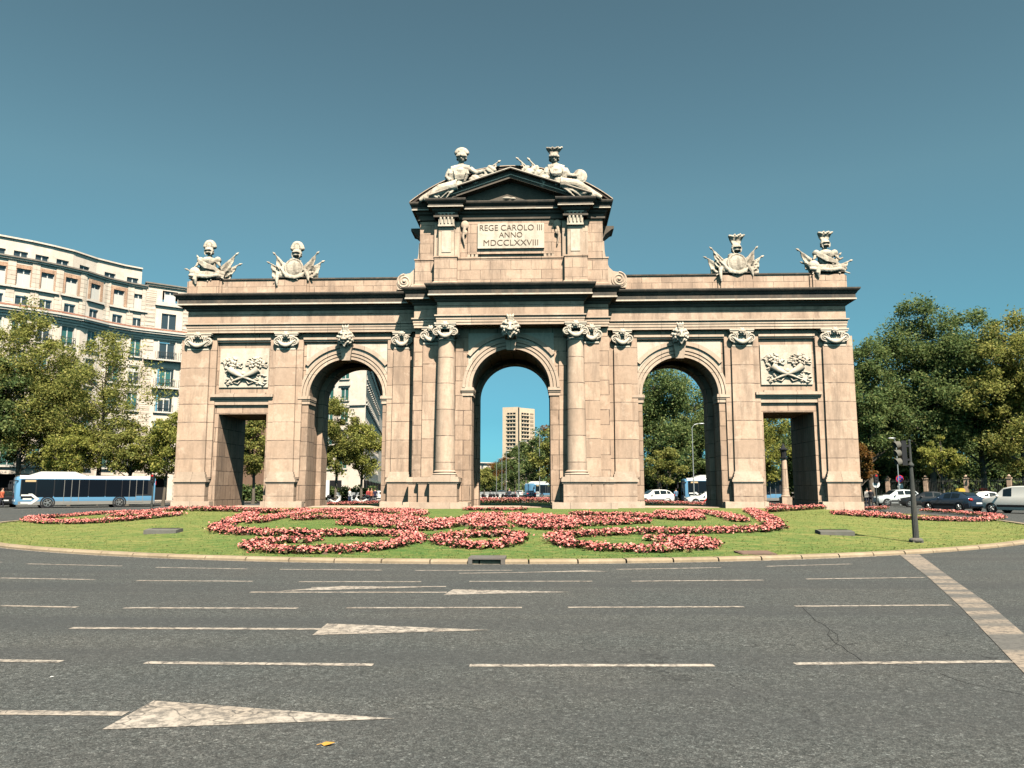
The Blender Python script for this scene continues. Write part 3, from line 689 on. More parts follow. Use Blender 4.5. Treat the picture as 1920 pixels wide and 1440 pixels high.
# attic
AB = [(-6.2, -1.25), (-4.86, -1.25), (-4.86, -1.86), (-3.42, -1.86), (-3.42, -1.5), (3.42, -1.5), (3.42, -1.86), (4.86, -1.86), (4.86, -1.25), (6.2, -1.25), (6.2, 5.85), (-6.2, 5.85)]
mb = MB(); mb.sweep(AB, [(.10, 14.28), (.10, 14.62), (.03, 14.66), (0, 14.70), (0, 15.5), (.0, 16.22), (.05, 16.25), (.05, 16.34)], cap_top=True); mb.build('attic_base', S_ATTIC, arch)
mb = MB(); mb.box(-5.9, 5.9, -1.2, 5.8, 16.34, 18.9)
mb.box(-2.78, 2.78, -1.30, -1.1, 16.62, 18.88); mb.box(-2.2, 2.2, -1.36, -1.2, 16.60, 16.74)
attic = mb.build('attic_wall', S_ATTIC, arch)
for s in (-1, 1):
    mb = MB(); cx = s * 4.12
    mb.box(cx - .82, cx + .82, -1.42, -1.1, 16.34, 18.7); mb.box(cx - .5, cx + .5, -1.72, -1.3, 16.34, 18.30)
    p = mb.build('attic_pilaster', S_TRIM, arch)
    mb = MB(); mb.box(cx - .30, cx + .30, -1.755, -1.7, 16.62, 18.05); mb.build('pilaster_field', S_PALE, p)
    mb = MB(); mb.box(cx - .53, cx + .53, -1.90, -1.2, 18.30, 18.42); mb.box(cx - .50, cx + .50, -1.84, -1.2, 18.42, 19.2)
    for k in range(4): mb.tube([(cx - .36 + k * .24, -1.86, 18.50), (cx - .36 + k * .24, -1.88, 18.85), (cx - .36 + k * .24, -1.86, 19.05)], [.05, .08, .05], 6); mb.ball((cx - .36 + k * .24, -1.88, 19.1), .07, 7, 5)
    mb.box(cx - .55, cx + .55, -1.92, -1.2, 19.14, 19.22)
    mb.build('bracket_block', S_PALE, p)
    mb = MB()                                            # scrolled ears and drops beside the inscription
    for k in range(3): g_ = MB(); g_.box(s * 2.45 - .34 + k * .25, s * 2.45 - .34 + k * .25 + .17, -1.44, -1.28, 16.36, 16.56); g_.build('gutta', S_TRIM, p)
    mb.ball((s * 2.98, -1.34, 18.55), (.26, .1, .3), 10, 8); mb.ball((s * 2.98, -1.34, 18.05), (.16, .08, .2), 10, 8)
    mb.tube([(s * 2.98, -1.32, 18.4), (s * 3.1, -1.36, 17.8), (s * 2.98, -1.32, 17.2)], [.12, .09, .04], 8)
    mb.build('carved_drop', S_TRIM, p, smooth=50)
AC = [(-5.98, -1.25), (-4.86, -1.25), (-4.86, -1.86), (-3.42, -1.86), (-3.42, -1.32), (3.42, -1.32), (3.42, -1.86), (4.86, -1.86), (4.86, -1.25), (5.98, -1.25), (5.98, 5.85), (-5.98, 5.85)]
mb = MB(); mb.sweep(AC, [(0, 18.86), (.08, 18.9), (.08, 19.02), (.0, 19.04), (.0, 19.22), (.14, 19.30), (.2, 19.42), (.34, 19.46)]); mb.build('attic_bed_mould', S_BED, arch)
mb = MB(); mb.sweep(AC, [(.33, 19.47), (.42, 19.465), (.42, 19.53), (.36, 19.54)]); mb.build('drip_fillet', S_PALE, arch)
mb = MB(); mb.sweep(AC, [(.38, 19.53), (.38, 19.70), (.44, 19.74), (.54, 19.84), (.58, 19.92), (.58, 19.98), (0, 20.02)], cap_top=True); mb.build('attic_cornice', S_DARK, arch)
# side brackets of the attic cornice
for s in (-1, 1):
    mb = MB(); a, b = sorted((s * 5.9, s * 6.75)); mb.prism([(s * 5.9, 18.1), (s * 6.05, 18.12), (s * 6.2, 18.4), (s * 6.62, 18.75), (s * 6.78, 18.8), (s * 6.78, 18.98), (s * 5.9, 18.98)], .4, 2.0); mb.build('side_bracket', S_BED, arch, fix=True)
    prof = [(s * 5.9, 14.4), (s * 7.35, 14.4), (s * 7.45, 14.75), (s * 7.3, 15.15), (s * 6.95, 15.42), (s * 6.55, 15.5), (s * 6.3, 15.75), (s * 6.12, 16.2), (s * 6.03, 16.8), (s * 6.0, 17.5), (s * 5.9, 17.5)]
    mb = MB(); mb.prism(prof, -.95, .3); v = mb.build('volute', S_TRIM, arch, fix=True)
    mb = MB(); sp_ = [(s * 6.92 + (.46 * (1 - .8 * k / 40)) * math.cos(PI / 2 - s * 2 * PI * 2 * k / 40), -.98, 14.95 + .46 * (1 - .8 * k / 40) * math.sin(PI / 2 - s * 2 * PI * 2 * k / 40)) for k in range(41)]
    mb.tube(sp_, .07, 6); mb.tube([(s * 6.92, -1.0, 14.95), (s * 6.92, .35, 14.95)], [.5, .5], 20); mb.ball((s * 6.92, -1.0, 14.95), .13, 8, 6); mb.build('volute_scroll', S_TRIM, v, smooth=50)

# inscription
mb = MB(); mb.box(-2.14, 2.14, -1.44, -1.25, 16.94, 18.60); plq = mb.build('inscription_plaque', S_PALE, arch)
for txt, z, wd, sz in (('REGE CAROLO III', 18.12, 4.0, .40), ('ANNO', 17.66, 1.5, .36), ('MDCCLXXVIII', 17.12, 3.5, .40)):
    cu = bpy.data.curves.new('lettering', 'FONT'); cu.body = txt; cu.size = sz * 1.38; cu.extrude = .012; cu.align_x = 'CENTER'; cu.offset = -.004
    o = bpy.data.objects.new('tmp', cu); COL.objects.link(o); dg = bpy.context.evaluated_depsgraph_get()
    me = bpy.data.meshes.new_from_object(o.evaluated_get(dg)); bpy.data.objects.remove(o)
    vs_ = np.array([v.co[:] for v in me.vertices]); w_ = vs_[:, 0].max() - vs_[:, 0].min()
    # stretch to the carved width and stand it upright
    fx = wd / w_
    for v in me.vertices: v.co = (v.co.x * fx, -1.452 - v.co.z, z + v.co.y)
    me.materials.clear(); me.materials.append(M_INK)
    lt = link('lettering', me, plq)

# pediment
ax, az, ez = 5.2, 21.72, 19.96
def rake(mb, off0, off1, y0, y1, m=0):
    """two sloping mouldings meeting at the apex, between heights off0 and off1 above the slope"""
    for s in (-1, 1):
        q = [(s * ax, ez + off0), (0, az + off0), (0, az + off1), (s * ax, ez + off1)]
        mb.prism(q if s < 0 else q[::-1], y0, y1, m)
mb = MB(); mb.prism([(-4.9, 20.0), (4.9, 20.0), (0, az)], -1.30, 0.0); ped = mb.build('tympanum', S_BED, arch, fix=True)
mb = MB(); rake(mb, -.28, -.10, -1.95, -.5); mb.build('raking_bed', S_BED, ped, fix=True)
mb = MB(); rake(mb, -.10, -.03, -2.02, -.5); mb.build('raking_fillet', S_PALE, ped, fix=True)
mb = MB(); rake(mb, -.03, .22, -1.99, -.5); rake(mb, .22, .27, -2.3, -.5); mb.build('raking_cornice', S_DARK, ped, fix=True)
mb = MB(); rake(mb, .27, .32, -2.32, -2.0); mb.build('raking_edge', S_PALE, ped, fix=True)
# segmental roof behind the pediment
hc, rise, zb = 6.45, 2.3, 20.0; Rr = (hc * hc + rise * rise) / (2 * rise); zc = zb + rise - Rr; a_ = math.asin(hc / Rr)
def arcp(rad, n=36): return [(rad * math.sin(-a_ + 2 * a_ * k / n), zc + rad * math.cos(-a_ + 2 * a_ * k / n)) for k in range(n + 1)]
mb = MB(); P = arcp(Rr); mb.prism([(-hc, zb)] + P[1:-1] + [(hc, zb)], -1.15, 5.7); roof = mb.build('segmental_roof', S_LEAD, arch, fix=True)
mb = MB(); P, Q = arcp(Rr + .16), arcp(Rr - .02); mb.prism(P + Q[::-1], -1.42, 5.9); mb.build('roof_edge', S_LEAD, roof, fix=True)
mb = MB(); P, Q = arcp(Rr + .20), arcp(Rr + .155); mb.prism(P + Q[::-1], -1.50, 5.95); mb.build('roof_flashing', S_TRIM, roof, fix=True)
mb = MB(); mb.ball((-.25, -1.9, 20.1), (.3, .12, .1), 8, 6); mb.ball((.15, -1.9, 20.07), (.2, .1, .07), 8, 6); mb.build('carved_fragment', S_STAT, ped, smooth=60)
# ================================================================== STATUES
def cloth(mb, tip, root, drop, folds=4, amp=.10, lean=0, n=14, th=.10):
    """flag cloth hanging between a pole (root -> tip) and a lower edge"""
    tip, root, drop = Vector(tip), Vector(root), Vector(drop) - Vector((0, 0, .18))
    def F(u, v):
        top = root.lerp(tip, .12 + .83 * u); low = root.lerp(drop, .3 + .7 * u)
        p = top.lerp(low, v * (1.22 - .12 * math.sin(u * 9)))
        return (p.x, p.y + amp * math.sin(u * folds * 2 + v * folds * 3.2) * (.4 + v) - .02, p.z)
    mb.sheet(F, n, 8, th, (0, 1, 0))
    mb.tube([tuple(root), tuple(tip)], [.05, .045], 7)
    d = (tip - root).normalized(); t2 = tip + d * .26
    mb.tube([tuple(tip - d * .02), tuple(tip + d * .06), tuple(t2)], [.05, .09, .01], 7)
def helmet(mb, c, r, plume, open_face=True, feather=True, back=0):
    x, y, z = c
    mb.ball((x, y, z + .1 * r), (r, r * 1.05, r * .95), 16, 10)
    mb.lathe([(r * 1.02, -.55 * r), (r * .98, -.1 * r), (r * 1.0, .15 * r)], x, y, 18, cz=z)
    mb.tube([(x - r * 1.02, y - r * .3, z - .05 * r), (x - r * .5, y - r * 1.15, z + .12 * r), (x + r * .5, y - r * 1.15, z + .12 * r), (x + r * 1.02, y - r * .3, z - .05 * r)], .13 * r, 8)
    if open_face:
        for sx in (-1, 1): mb.tube([(x + sx * r * .82, y - r * .55, z), (x + sx * r * .75, y - r * .65, z - r * .8), (x + sx * r * .45, y - r * .55, z - r * 1.2)], [.20 * r, .16 * r, .08 * r], 8)
        mb.tube([(x, y + .35 * r, z), (x, y + .30 * r, z - r * 1.6)], [r * .40, r * .62], 12)
    if feather:
        rr = random.Random(9)
        for k in range(9):
            a = -1.0 + 2.0 * k / 8; l = plume * rr.uniform(.85, 1.1)
            b = (x + .45 * r * a, y + .1 * r * (k % 2), z + r * .7)
            mb.tube([b, (x + r * .8 * a, y + .1, z + r * .8 + l * .5), (x + r * 1.25 * a, y - .05, z + r * .75 + l * .93), (x + r * 1.5 * a + .04, y - .18, z + r * .7 + l)], [.09, .12, .11, .05], 7)
    else:
        for k in range(10):
            a = PI * (.12 + .76 * k / 9); mb.ball((x + r * 1.05 * math.cos(a) * .9, y + .05, z + r * .55 + plume * math.sin(a) * .75), (.20, .22, .18), 8, 6)
        mb.ball((x, y + .05, z + r * .7 + plume * .25), (r * .85, .25, plume * .5), 12, 8)
def trophy(kind, flags, plume, feather, seed):
    mb = MB(); rr = random.Random(seed)
    mb.box(-.85, .85, -.15, .9, -.02, .25)
    for tip, root, drop in flags: cloth(mb, tip, root, drop, folds=rr.choice((3, 4, 5)))
    if kind == 'shield':
        mb.tube([(-.1, .1, .2), (0, .1, 1.3)], [.55, .38], 12)
        mb.ball((.05, -.34, .62), (.56, .16, .56), 24, 10); 
        mb.tube([(.05 + .58 * math.cos(a), -.38, .62 + .58 * math.sin(a)) for a in np.linspace(0, 2 * PI, 25)], .055, 7)
        mb.ball((-.62, -.2, .5), (.34, .16, .50), 14, 10, rot=(.35, 'Y'))
        for k in range(5):      # drapery swag below the shield
            mb.tube([(-.95 + .06 * k, -.28, .75 - .12 * k), (-.45, -.40, .12 - .03 * k), (.1, -.45, -.02 - .02 * k), (.6, -.38, .15 - .03 * k), (.9 - .05 * k, -.22, .5 - .1 * k)], [.06, .09, .10, .09, .05], 7)
        mb.tube([(.75, -.28, .55), (.95, -.33, .1), (1.05, -.36, -.28)], [.12, .16, .05], 8)
        mb.tube([(-1.0, -.30, .35), (-1.05, -.42, -.15), (-1.0, -.42, -.62)], [.16, .12, .05], 8)
        helmet(mb, (.12, -.05, 1.66), .33, plume, feather=feather)
    else:
        mb.ball((0, .0, .95), (.50, .36, .62), 16, 12); mb.ball((0, -.08, 1.22), (.52, .36, .30), 16, 10)
        for sx in (-1, 1):
            mb.ball((sx * .24, -.26, 1.12), (.23, .14, .2), 10, 8); mb.ball((sx * .58, .02, 1.30), (.24, .26, .24), 12, 8)
            for k in range(3): mb.tube([(sx * (.5 + .1 * k), -.1, 1.2 - .05 * k), (sx * (.72 + .06 * k), -.14, .95 - .06 * k)], [.09, .06], 7)
        for k in range(9):
            a = -.95 + 1.9 * k / 8; mb.tube([(a * .45, -.26 + .1 * abs(a), .48), (a * .62, -.36 + .12 * abs(a), .12)], [.09, .07], 7)
        for k in range(4):
            mb.tube([(-.62, -.2, 1.35 - .08 * k), (-.1, -.42, .98 - .10 * k), (.5, -.30, .75 - .06 * k), (.85, -.12, .55 - .1 * k)], [.05, .06, .06, .03], 7)
        mb.ball((-.85, -.2, .45), (.38, .2, .34), 14, 8); mb.ball((.8, -.15, .32), (.42, .2, .24), 12, 8)
        mb.tube([(-1.15, -.28, .2), (-.6, -.42, .12), (.1, -.42, .05), (.7, -.38, .16), (1.15, -.2, .1)], [.12, .16, .15, .14, .08], 8)
        mb.tube([(-.55, -.4, .35), (-.7, -.44, -.1), (-.62, -.42, -.45)], [.18, .16, .05], 8)
        helmet(mb, (.0, -.03, 1.92), .30, plume, feather=feather)
    for k in range(7):      # spare spears, rolled flags and broken arms heaped behind
        a = rr.uniform(.15, PI - .15); l = rr.uniform(1.0, 1.7); c_, s_ = math.cos(a), math.sin(a)
        mb.tube([(0, .15, .35), (c_ * l * .6, .18, .35 + s_ * l * .42), (c_ * l, .15, .35 + s_ * l * .62)], [.13, .12, .05], 7)
    for k in range(16):
        a = rr.uniform(-PI, 0); r_ = rr.uniform(.5, 1.25); mb.ball((r_ * math.cos(a), -.25 + .1 * rr.random(), .42 + .38 * r_ * math.sin(a) * .9), (rr.uniform(.08, .2), .12, rr.uniform(.07, .16)), 8, 6, rot=(rr.uniform(0, 3), 'Y'))
    for k in range(5):
        x = rr.uniform(-1.2, 1.2); mb.tube([(x * .7, -.1, .15), (x * 1.15, -.42, -.05 - .25 * rr.random())], [.07, .04], 6)
    return mb
FL2 = [((1.42, .1, 1.72), (.1, .1, .35), (1.22, .0, .72)), ((-1.42, .1, 1.70), (-.1, .1, .35), (-1.22, .0, .70)),
       ((1.75, .15, 1.15), (.1, .2, .25), (1.52, .05, .22)), ((-1.78, .15, 1.12), (-.1, .2, .25), (-1.52, .05, .2))]
FLA = [((1.78, .1, 1.72), (.1, .1, .25), (1.42, .0, .62)), ((1.98, .15, 1.02), (.1, .2, .25), (1.35, .1, .1)), ((-1.50, .15, .72), (-.1, .2, .15), (-1.1, .1, .0)), ((-.85, .2, 1.55), (-.3, .2, .4), (-.6, .1, .6))]
FLB = [((-1.65, .1, 1.55), (.1, .1, .25), (-1.30, .0, .55)), ((1.60, .15, .82), (.1, .2, .25), (1.15, .1, .05)), ((-1.4, .15, .72), (-.1, .2, .2), (-1.0, .1, .1)), ((.95, .2, 1.25), (.2, .2, .5), (.75, .1, .7))]
for x, kind, fl, pl, ft, sd, lab in (
        (-20.25, 'torso', FLA, .62, False, 1, 'stone trophy of armour on the far left end of the arch, flag leaning right'),
        (-14.42, 'shield', FL2, .72, False, 2, 'stone trophy with round shield and bulging rounded helmet crest between two pairs of flags'),
        (14.52, 'shield', FL2, .66, True, 3, 'stone trophy with round shield and spreading feather plumes between two pairs of flags'),
        (20.35, 'torso', FLB, .55, True, 4, 'stone cuirass trophy with feathered helmet on the far right end, flag leaning left')):
    t = tag(trophy(kind, fl, pl, ft, sd).build('trophy', S_STAT, None, fix=True), lab, 'sculpture', 'stone trophies along the parapet of the arch')
    t.location = (x, -.05, 15.48); remesh(t, .03, .045)
for x, lab in ((-17.0, 'small stone finial tip showing above the left wing between two trophies'), (18.4, 'small stone finial tip showing above the right wing between two trophies')):
    mb = MB(); mb.lathe([(.22, 0), (.25, .12), (.12, .22), (.18, .42), (.22, .62), (.12, .80), (.04, .95)], 0, 0, 14); mb.ball((-.9, 0, .12), (.5, .3, .22), 10, 8); mb.box(-1.3, .3, -.3, .3, -.05, .04)
    t = tag(mb.build('finial', S_STAT, None, fix=True), lab, 'finial'); t.location = (x, 3.9, 15.46); remesh(t, .05)

def seated(s, helm, sh_l, sh_r, waist, hip, knee, foot, arms, flags, prop, plume):
    mb = MB(); Y = -1.72
    def P(x, z, dy=0): return (x, Y + dy, z)
    mb.tube([P(*hip), P(*waist), P((sh_l[0] + sh_r[0]) / 2, (sh_l[1] + sh_r[1]) / 2 - .18), P((sh_l[0] + sh_r[0]) / 2, sh_l[1] + .06)], [.46, .36, .50, .30], 16)
    mb.tube([P(*sh_l), P((sh_l[0] + sh_r[0]) / 2, sh_l[1] + .1), P(*sh_r)], [.25, .28, .25], 12)
    cx = (sh_l[0] + sh_r[0]) / 2; top = sh_l[1]
    for q in (-1, 1): mb.ball(P(cx + q * .2, top - .35, -.33), (.2, .15, .2), 10, 8)
    mb.tube([P(cx, top), P(helm[0], helm[1] - .1)], [.20, .17], 10)
    mb.ball(P(helm[0], helm[1] - .18, -.1), (.22, .25, .28), 12, 10)                       # head inside the helmet
    mb.tube([P(helm[0] - s * -.0, helm[1] - .16, -.34), P(helm[0], helm[1] - .26, -.38)], .05, 6)
    helmet(mb, P(helm[0], helm[1]), .34, plume[0], open_face=False, feather=plume[1])
    mb.tube([P(helm[0] - .3, helm[1] - .02, -.25), P(helm[0], helm[1] - .05, -.42), P(helm[0] + .3, helm[1] - .02, -.25)], .09, 7)
    for dy, sc in ((-.28, 1.0), (.1, .9)):                                                 # draped legs stretched down the slope
        mb.tube([P(hip[0], hip[1], dy), P(knee[0], knee[1], dy - .05), P((knee[0] + foot[0]) / 2, (knee[1] + foot[1]) / 2 - .02, dy), P(foot[0], foot[1], dy)], [.38 * sc, .32 * sc, .26 * sc, .14 * sc], 12)
    rr = random.Random(int(abs(helm[0]) * 100))
    for k in range(12):                                                                    # folds of the robe
        u = k / 11; a = Vector(P(hip[0], hip[1] + .3 - .5 * u, -.42 + .1 * rr.random())); b = Vector(P(foot[0] * (.72 + .28 * rr.random()) + hip[0] * .0, foot[1] + .25 * (1 - u), -.30))
        m_ = a.lerp(b, .5) + Vector((0, -.12, .16 * (1 - u)))
        mb.tube([tuple(a), tuple(m_), tuple(b)], [.06, .085, .04], 6)
    for k in range(7): mb.tube([P(cx - .42 + .14 * k, top - .1, -.38), P(cx - .3 + .1 * k, top - .5, -.46), P(waist[0] - .25 + .08 * k, waist[1], -.38)], [.04, .055, .04], 6)
    for k in range(26):                                                                    # heaped cloak along the slope
        u = rr.random() ** .8; q = Vector(P(hip[0], hip[1] - .15)).lerp(Vector(P(foot[0] * .93, foot[1] + .05)), u)
        mb.ball((q.x + rr.uniform(-.15, .15), Y - .1 + rr.uniform(-.3, .2), q.z + rr.uniform(-.1, .34) * (1 - u * .5)), (rr.uniform(.14, .34), .16, rr.uniform(.10, .22)), 9, 7, rot=(.45 * -s + rr.uniform(-.4, .4), 'Y'))
    for k in range(14):                                                                    # sleeves and cloak over the shoulders
        q = rr.uniform(-1, 1); mb.tube([P(cx + q * .62, top + .06 - .1 * abs(q), -.12), P(cx + q * .74, top - .35, -.26), P(cx + q * .60 + .1 * s, top - .85, -.16)], [.10, .13, .09], 7)
    mb.ball(P(hip[0] - s * .35, hip[1] + .05, .1), (.55, .3, .42), 12, 9)
    for tip, root, drop in flags:
        a = Vector(root); b = Vector(tip)
        for k in range(7): q = a.lerp(b, .1 + .11 * k); mb.ball(P(q.x + rr.uniform(-.1, .1), q.y - .22 - .1 * rr.random(), rr.uniform(-.2, .1)), (.36, .16, .27 - .018 * k), 8, 6, rot=(-s * .6, 'Y'))
    for arm in arms: mb.tube([P(*q) for q in arm], [.21, .17, .13, .15][:len(arm)], 10)
    for tip, root, drop in flags: cloth(mb, P(*tip), P(*root), P(*drop), folds=4, amp=.09)
    if prop: mb.ball(P(*prop), (.42, .14, .48), 16, 10, rot=(.5 * s, 'Y')); mb.tube([P(prop[0] + .42 * math.cos(a), prop[1] + .46 * math.sin(a), -.1) for a in np.linspace(0, 2 * PI, 17)], .06, 6)
    return mb
# plinth blocks under the figures follow the raking cornice
lf = seated(-1, (-3.19, 23.0), (-3.86, 22.12), (-2.66, 22.18), (-3.28, 21.3), (-3.45, 20.95), (-4.35, 20.75), (-5.85, 19.98),
            [[(-3.9, 22.1), (-4.12, 21.6, -.1), (-3.85, 21.25, -.35)], [(-2.62, 22.15), (-2.2, 21.85, -.1), (-1.7, 21.95, -.2)]],
            [((-.82, 22.62), (-2.5, 21.45), (-1.05, 21.75)), ((-1.5, 22.25), (-2.7, 21.3), (-1.7, 21.45))], None, (.42, False))
rf = seated(1, (2.80, 22.86), (2.42, 22.12), (3.42, 22.06), (2.98, 21.45), (3.2, 21.0), (4.2, 20.9), (5.8, 20.0),
            [[(2.4, 22.1), (2.15, 21.7, -.1), (2.45, 21.3, -.3)], [(3.5, 22.05), (3.75, 21.6, -.1), (4.3, 21.5, -.2)]],
            [((.50, 22.78), (2.2, 21.2), (1.2, 21.6)), ((1.22, 22.72), (2.4, 21.4), (1.7, 21.5))], (4.45, 21.5, -.1), (.40, True))
for mb, x_, lab in ((lf, -3.4, 'seated stone figure in a helmet facing the viewer, left of the pediment peak'), (rf, 3.2, 'seated stone figure in a feathered helmet, right of the pediment peak, leaning on a shield')):
    t = tag(mb.build('statue', S_STAT, None, fix=True), lab, 'statue'); remesh(t, .03, .045)

# ================================================================== FLOWER BEDS
petal = mat('begonia_petals', (.7, .2, .17), .6, 0, .2)
g = N(petal, 'ShaderNodeNewGeometry')
c = ramp(petal, g.outputs['Random Per Island'], [(.0, (.46, .09, .085)), (.2, (.66, .17, .15)), (.6, (.75, .24, .21)), (.9, (.80, .34, .27)), (1, (.83, .48, .37))])
bcol(petal, c)
bleaf = mat('begonia_leaves', (.05, .03, .02), .6, 0, .3)
g = N(bleaf, 'ShaderNodeNewGeometry')
c = ramp(bleaf, g.outputs['Random Per Island'], [(.0, (.06, .03, .022)), (.35, (.10, .055, .025)), (.6, (.08, .11, .03)), (1, (.19, .17, .05))])
bcol(bleaf, c)
soil = stone('soil', (.06, .045, .032), (.09, .07, .05), None)

def fast_mesh(name, V, F, mats, mi=None):
    """V (n,3), F (m,4) arrays"""
    me = bpy.data.meshes.new(name); n, m = len(V), len(F)
    me.vertices.add(n); me.vertices.foreach_set('co', V.astype(np.float32).ravel())
    k = F.shape[1]; me.loops.add(m * k); me.loops.foreach_set('vertex_index', F.astype(np.int32).ravel())
    me.polygons.add(m); me.polygons.foreach_set('loop_start', np.arange(0, m * k, k, dtype=np.int32)); me.polygons.foreach_set('loop_total', np.full(m, k, np.int32))
    for x in mats: me.materials.append(x)
    me.update(calc_edges=True); me.validate(); return me
def quads(C, size, flat=0.0, aspect=.65, jit=.35):
    """randomly turned four-cornered leaf faces centred on C; flat pulls their normals towards up"""
    n = len(C); nrm = nrng.normal(size=(n, 3)); nrm[:, 2] = np.abs(nrm[:, 2]) + flat * 2.5; nrm /= np.linalg.norm(nrm, axis=1)[:, None]
    a = nrng.normal(size=(n, 3)); a -= nrm * (a * nrm).sum(1)[:, None]; a /= np.linalg.norm(a, axis=1)[:, None]; b = np.cross(nrm, a)
    s = (size * (1 + jit * nrng.uniform(-1, 1, n)))[:, None]
    bow = nrm * s * .18
    V = np.stack([C - a * s, C - b * s * aspect + bow, C + a * s, C + b * s * aspect + bow], 1).reshape(-1, 3)
    return V, np.arange(4 * n).reshape(n, 4)
def bed(label, strokes, wid=1.0, h=.15, zs=None, crop=None, group='pink flower beds on the lawn', dens=1.0, world=False, raise_=0):
    pts = []
    for st in strokes:
        w_ = wid * .66
        if isinstance(st, tuple): w_, st = st[0] * .66, st[1]
        P = [(p[0], p[1]) if world else on_lawn(*p)[:2] for p in st]
        # smooth the polyline
        for _ in range(2):
            Q = [P[0]]
            for a, b in zip(P[:-1], P[1:]): Q += [(a[0] * .75 + b[0] * .25, a[1] * .75 + b[1] * .25), (a[0] * .25 + b[0] * .75, a[1] * .25 + b[1] * .75)]
            P = Q + [P[-1]]
        for a, b in zip(P[:-1], P[1:]):
            l = math.dist(a, b); n = max(1, int(l * w_ * 52 + rng.random()))
            tx, ty = ((b[0] - a[0]) / (l + 1e-6), (b[1] - a[1]) / (l + 1e-6))
            for _ in range(n):
                u = rng.random(); o = (rng.random() + rng.random() * .3 - .65) * w_ / .65 * .5
                pts.append((a[0] + (b[0] - a[0]) * u - ty * o, a[1] + (b[1] - a[1]) * u + tx * o, 1 - (abs(o) / (w_ * .5 + .01)) ** 4 * .55))
    P = np.array(pts)
    z0 = np.array([lawn_z(x, y) for x, y in P[:, :2]]) + raise_
    t = thing('flower_bed', label, 'flower bed', (float(P[:, 0].mean()), float(P[:, 1].mean()), float(z0.min())), group)
    hh = h * P[:, 2] * nrng.uniform(.72, 1.12, len(P))
    # foliage: clusters of leaves from the soil up
    k = 5; C = np.repeat(np.c_[P[:, :2], z0], k, 0) + nrng.normal(size=(len(P) * k, 3)) * (.07, .07, 0); C[:, 2] += np.repeat(hh, k) * nrng.uniform(.05, .92, len(P) * k)
    V, F = quads(C, np.full(len(C), .062), .2); link('foliage', fast_mesh('foliage', V, F, [bleaf]), t)
    k = 13; C = np.repeat(np.c_[P[:, :2], z0 + hh * .9], k, 0) + nrng.normal(size=(len(P) * k, 3)) * (.07, .07, .03)
    V, F = quads(C, np.full(len(C), .034), .35, .85); link('blossoms', fast_mesh('blossoms', V, F, [petal]), t)
    return t
def c1(*p): return [(30 + x / 4.8, 930 + y / 4.8 - 1.5) for x, y in p]
def c2(*p): return [(390 + x / 4.8, 930 + y / 4.8 - 1.5) for x, y in p]
def c3(*p): return [(740 + x / 4.8, 930 + y / 4.8 - 1.5) for x, y in p]
def c4(*p): return [(1010 + x / 4.085, 930 + y / 4.085 - 1.5) for x, y in p]
def c5(*p): return [(1440 + x / 4, 920 + y / 4 - 1.5) for x, y in p]
bed('large scroll bed of pink begonias curling in an open spiral, front left of the lawn', [
    c2((990, 420), (800, 424), (620, 430), (450, 450), (390, 480), (480, 510), (700, 522), (1000, 524), (1300, 512), (1580, 482), (1790, 443), (1860, 405), (1790, 368), (1600, 366), (1400, 366), (1000, 366), (600, 361), (320, 350), (140, 342), (90, 322), (130, 285), (230, 248), (330, 215), (390, 180)),
    c2((360, 255), (430, 255), (560, 225), (760, 190), (960, 160), (1100, 143))], 1.05)
bed('broad pink flower mass with a pointed right tip, before the left archway', [
    c2((790, 228), (950, 220), (1150, 213), (1350, 222), (1500, 248), (1650, 268)),
    c2((1190, 266), (1400, 270), (1600, 288), (1800, 308), (1900, 320)) + c3((130, 320), (300, 316), (450, 297), (600, 273), (680, 235), (745, 192)),
    c2((1430, 160), (1600, 157), (1750, 165), (1900, 188)) + c3((100, 188), (225, 182), (235, 166), (120, 152)),
    (1.6, c2((1120, 178), (1400, 196), (1700, 222), (1900, 238)) + c3((150, 255), (380, 268), (560, 245))),
    c2((1060, 146), (1300, 150), (1600, 148), (1900, 146)) + c3((0, 148), (110, 150))], 1.1)
bed('oval ring of pink flowers round a dry sandy patch, front centre', [c3((410, 420), (520, 462), (785, 486), (1000, 462), (1160, 402), (1050, 368), (785, 378), (560, 378), (420, 400), (410, 420))], .85)
bed('small triangular pink flower bed pointing at the central archway', [c3((690, 303), (850, 310), (1020, 299)), c3((730, 280), (850, 285), (980, 276)), c3((800, 250), (860, 258), (950, 245)), c3((860, 222), (920, 196), (905, 184)), c3((830, 235), (940, 225))], 1.0)
bed('narrow straight strip of pink flowers at the foot of the central archway', [c3((620, 138), (900, 139), (1190, 138))], .9)
bed('broad pink flower mass with a curled left tip, before the right archway', [
    c3((1095, 190), (1130, 245), (1200, 286), (1350, 311), (1480, 316), (1590, 293)),
    (1.5, c3((1240, 205), (1400, 235), (1580, 262))), c3((1240, 203), (1400, 215), (1580, 235)),
    c4((0, 232), (150, 223), (260, 232), (450, 236), (600, 222), (720, 217), (840, 212)),
    c4((265, 152), (450, 158), (700, 163), (900, 178), (1050, 192), (1190, 197), (1215, 180), (1100, 152), (900, 142)),
    (1.6, c4((60, 200), (200, 195), (400, 198), (700, 192)))], 1.1)
bed('large scroll bed of pink begonias curling in an open spiral, front right of the lawn', [
    c4((845, 360), (1000, 352), (1200, 360), (1330, 383), (1250, 411), (1000, 436), (700, 434), (450, 421), (250, 397), (130, 362), (120, 335), (220, 318), (400, 316), (500, 302), (800, 293), (1100, 293), (1400, 287), (1700, 281), (1800, 265), (1815, 240), (1760, 200), (1680, 155), (1620, 122)),
    c4((1150, 131), (1350, 150), (1500, 188), (1560, 208)), (1.6, c4((1000, 392), (1200, 390), (1280, 388)))], 1.05)
